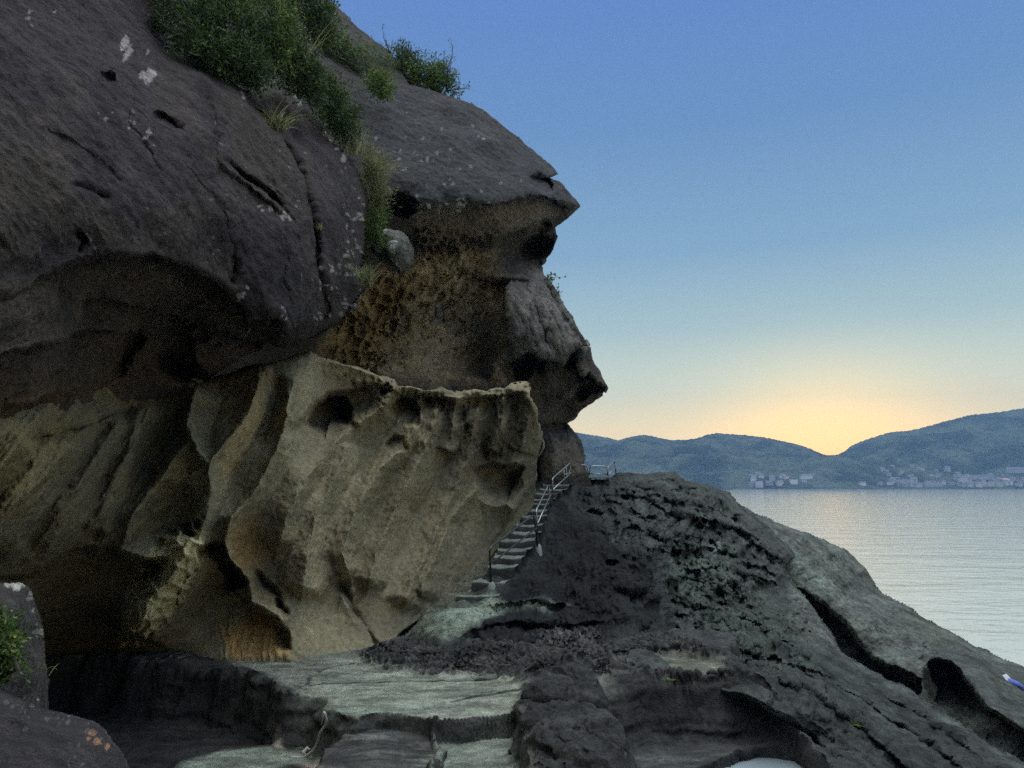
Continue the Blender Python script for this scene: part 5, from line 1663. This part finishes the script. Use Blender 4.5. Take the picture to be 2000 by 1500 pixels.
def tuft(label, px, py, D, hpx, n, seed, spread=0.6, mat=None, group=None, lean=(0, 0), width=0.012, base=None):
    b = V(px, py, D)
    h = hpx * D / F
    rs = np.random.RandomState(seed)
    vs, qs, ts = [], [], []
    for i in range(n):
        a = rs.uniform(0, 2 * math.pi)
        o = np.array([math.cos(a), math.sin(a), 0]) * rs.uniform(0.2, 1.0) * spread
        d = np.array([o[0] + lean[0], o[1] * 0.8 - 0.1, 1.0 + lean[1]])
        L = h * rs.uniform(0.45, 1.1)
        st = np.array([rs.normal(0, 0.06), rs.normal(0, 0.04), rs.normal(0, 0.02)]) * h * 2
        side = np.cross(d, rs.normal(size=3))
        side /= np.linalg.norm(side)
        pts = []
        for k in range(6):
            t = k / 5
            p = st + d / np.linalg.norm(d) * L * t + np.array([o[0], o[1], -0.9]) * L * 0.55 * t * t * spread
            pts.append(p)
        o0 = len(vs)
        for k, p in enumerate(pts):
            w = width * (1 - k / 5.3)
            vs += [p + side * w, p - side * w]
        qs += [(o0 + 2 * k, o0 + 2 * k + 1, o0 + 2 * k + 3, o0 + 2 * k + 2) for k in range(5)]
        ts += [np.clip(rs.beta(1.5, 2), 0, 1)] * 12
    o = link('grass_tuft', mesh_np('grass_tuft', np.array(vs), np.array(qs), np.repeat(np.array(ts)[:, None], 3, 1), False), mat or M_GRASS)
    o.location = b
    tag(o, label, 'grass tuft', group)
    return o


TG = 'grass tufts rooted in the rock'
tuft('pale green grass tuft in the rim crack above the overhang', 540, 252, osurf(540, 235) - 0.5, 75, 110, 1, 0.9, group=TG)
tuft('tall grass with one long stem in the cleft top', 690, 300, 18.5, 95, 45, 2, 0.35, group=TG, lean=(0.15, 0))
tuft('arching dry grass spilling right across the brow', 722, 335, 19.0, 95, 30, 3, 1.0, group=TG, lean=(0.9, -0.2), width=0.008)
tuft('yellow grass tuft beside the pale wedged boulder', 714, 552, 15.6, 58, 110, 4, 0.6, group=TG)
tuft('tiny dry grass sprig in the crack of the overhang', 622, 447, osurf(622, 447) - 0.05, 24, 16, 5, 0.9, group=TG)
tuft('long pale grass stems over the dark bush crown', 600, 110, 15.6, 110, 14, 6, 0.5, group=TG, lean=(0.3, 0), width=0.007)
tuft('wispy grass stems at the top edge between bushes', 520, -5, 15.2, 90, 26, 7, 0.8, group=TG, width=0.008)
tuft('small green grass tuft low on the right rock slope', 1662, 1418, RISE.surf(1662, 1418) - 0.1, 26, 40, 8, 1.1, M_LEAF2, TG)
tuft('few green blades at the platform edge right of the crust', 1305, 1330, 12.3, 14, 24, 9, 1.2, M_LEAF2, TG)
tuft('long dry blades drooping over the dark gap at left', 78, 1318, 4.9, 70, 9, 10, 1.0, group=TG, lean=(0.8, 0.1), width=0.004)
pb = bush('bright green leafy plant at the left picture edge', [(-12, 1235, 4.2, 28, 36), (-8, 1290, 4.15, 30, 40), (2, 1265, 4.15, 18, 30)], 4200, 0.03, 21, M_LEAF2, 0.45, name='plant', cat='plant')
fc = V(30, 1242, 4.15)
m = MB()
for k in range(5):
    a = k * 2 * math.pi / 5
    d = Vector((math.cos(a), -0.3, math.sin(a))) * 0.011
    n_ = Vector((-math.sin(a), 0, math.cos(a))) * 0.006
    m.add(([fc, fc + d * .6 + n_, fc + d, fc + d * .6 - n_], [(0, 1, 2, 3)]))
m.build('flower', M_PETAL, pb)
MB().add(tube([fc, V(18, 1262, 4.15), V(2, 1275, 4.15)], [0.0015, 0.002, 0.003], 4)).build('flower_stalk', M_TWIG, pb)

# ------------------------------------------------------------------ town over the bay
WALLS = [plain('house_wall_%s' % n, c, 0.8, 0, 0.05, 0.1) for n, c in (('white', (0.60, 0.58, 0.58)), ('lilac', (0.36, 0.36, 0.42)), ('cream', (0.46, 0.43, 0.39)), ('grey', (0.22, 0.23, 0.25)))]
M_ROOF = plain('house_roof', (0.10, 0.10, 0.125), 0.8, 0, 0.1, 0.1)
M_PINK = plain('pink_roof', (0.42, 0.23, 0.22), 0.7, 0, 0.05, 0.1)


def house(px, py, w, h, d, rz, wall, hill, label, group, roof=None, flat=False, name='house'):
    p = hill.at(px, py)
    c = Vector(p.tolist())
    t = empty(name, c)
    t.rotation_euler = (0, 0, rz)
    tag(t, label, 'house' if name == 'house' else 'building', group)
    bm = MB().box((0, 0, h / 2 - 2), w, d, h + 4)
    ob = bm.build('wall', wall, None)
    ob.parent = t
    rb = MB()
    if flat:
        rb.box((0, 0, h + 0.35), w + 0.6, d + 0.6, 0.7)
    else:
        a, b, e = w / 2 + 0.5, d / 2 + 0.5, min(w, d) * 0.32
        rb.add(([(-a, -b, h), (a, -b, h), (a, b, h), (-a, b, h), (-a * .8, 0, h + e), (a * .8, 0, h + e)], [(0, 1, 5, 4), (2, 3, 4, 5), (1, 2, 5), (3, 0, 4), (0, 3, 2, 1)]))
    o2 = rb.build('roof', roof or (M_ROOF if not flat else wall), None)
    o2.parent = t
    return t


rt = random.Random(12)
HG = 'houses of the town on the far shore'
for i in range(92):
    if i < 14:
        px, py = rt.uniform(1455, 1600), rt.uniform(932, 950)
        hill, lab, grp = hl, 'small pale house in the scattered shore hamlet below the left hill', 'houses of the hamlet on the far shore'
    else:
        px = rt.uniform(1718, 2010)
        top = 914 if px < 1800 else (918 if px < 1880 else 926)
        py = 951 - (951 - top) * rt.random() ** 1.5
        hill, lab, grp = hr, 'small pale house in the hazy waterside town below the right hill', HG
    w, d, h = rt.uniform(9, 17), rt.uniform(8, 12), rt.uniform(4.5, 8)
    house(px, py, w, h, d, rt.uniform(-0.5, 0.5), rt.choice(WALLS), hill, lab, grp, flat=rt.random() < 0.3)
house(1481, 949, 17, 10, 14, 0.1, WALLS[1], hl, 'tallest pale block on the far shore left of the hillock', None, flat=True, name='building')
house(1480, 930, 16, 6, 12, 0.1, WALLS[1], hl, 'pale building on the slope above the tall shore block', None, name='building')
house(1550, 944, 15, 8, 12, 0.0, WALLS[0], hl, 'two storey white building between the shore block and the hillock', None, flat=True, name='building')
house(1575, 933, 26, 5, 12, 0.1, WALLS[0], hl, 'long low white roofed building up the slope left of the hillock', None, name='building')
house(1612, 952, 60, 4, 12, 0.0, WALLS[3], hl, 'long low grey shed along the shore left of the hillock', None, flat=True, name='building')
house(1684, 947, 14, 5, 10, 0.2, WALLS[0], hk, 'single white house at the right foot of the hillock', None, name='house')
house(1665, 903, 28, 4, 12, -0.1, WALLS[1], hr, 'pale flat building high in the notch between the hills', None, flat=True, name='building')
house(1905, 934, 90, 7, 14, 0.06, WALLS[1], hr, 'longest pale terrace running across the middle of the town', None, flat=True, name='building')
house(1963, 942, 20, 5, 14, 0.1, WALLS[0], hr, 'pink roofed hall near the right end of the town', None, roof=M_PINK, name='building')
house(1925, 949, 46, 8, 16, 0.0, WALLS[2], hr, 'wide cream building on the waterfront of the town', None, flat=True, name='building')
house(1820, 949, 40, 9, 14, 0.0, WALLS[1], hr, 'wide lilac grey block on the waterfront of the town', None, flat=True, name='building')
house(1985, 921, 40, 6, 14, -0.25, WALLS[1], hr, 'pale row of roofs climbing the slope at the right edge', None, name='building')
m = MB()
for a, b in (((1430), (1745)), ((1745), (2080))):
    p, q_ = P(a, 956, 1), P(b, 956, 1)
    y = SHORE - 8
    x0_, x1_ = p[0] / p[1] * y, q_[0] / q_[1] * y
    m.box(((x0_ + x1_) / 2, y, 0.9), abs(x1_ - x0_) - 4, 3, 3.0)
tag(m.build('seawall', WALLS[3]), 'low grey seawall along the waterline of the far shore', 'seawall')

# ------------------------------------------------------------------ haze over the bay
me = bpy.data.meshes.new('haze')
x0, x1, y0, y1, z0, z1 = -2600, 3600, -60, 3450, -3.0, 420.0
me.from_pydata([(x0, y0, z0), (x1, y0, z0), (x1, y1, z0), (x0, y1, z0), (x0, y0, z1), (x1, y0, z1), (x1, y1, z1), (x0, y1, z1)], [],
               [(0, 3, 2, 1), (4, 5, 6, 7), (0, 1, 5, 4), (1, 2, 6, 5), (2, 3, 7, 6), (3, 0, 4, 7)])
hz = bpy.data.materials.new('haze_air')
hz.use_nodes = True
t = hz.node_tree
t.nodes.clear()
pv = N(t, 'ShaderNodeVolumePrincipled')
pv.inputs['Color'].default_value = (0.25, 0.435, 0.70, 1)
pv.inputs['Density'].default_value = 0.00018
pv.inputs['Anisotropy'].default_value = 0.0
mo = N(t, 'ShaderNodeOutputMaterial')
t.links.new(pv.outputs[0], mo.inputs['Volume'])
tag(link('haze', me, hz), 'thin blue evening haze over the bay', kind='stuff')
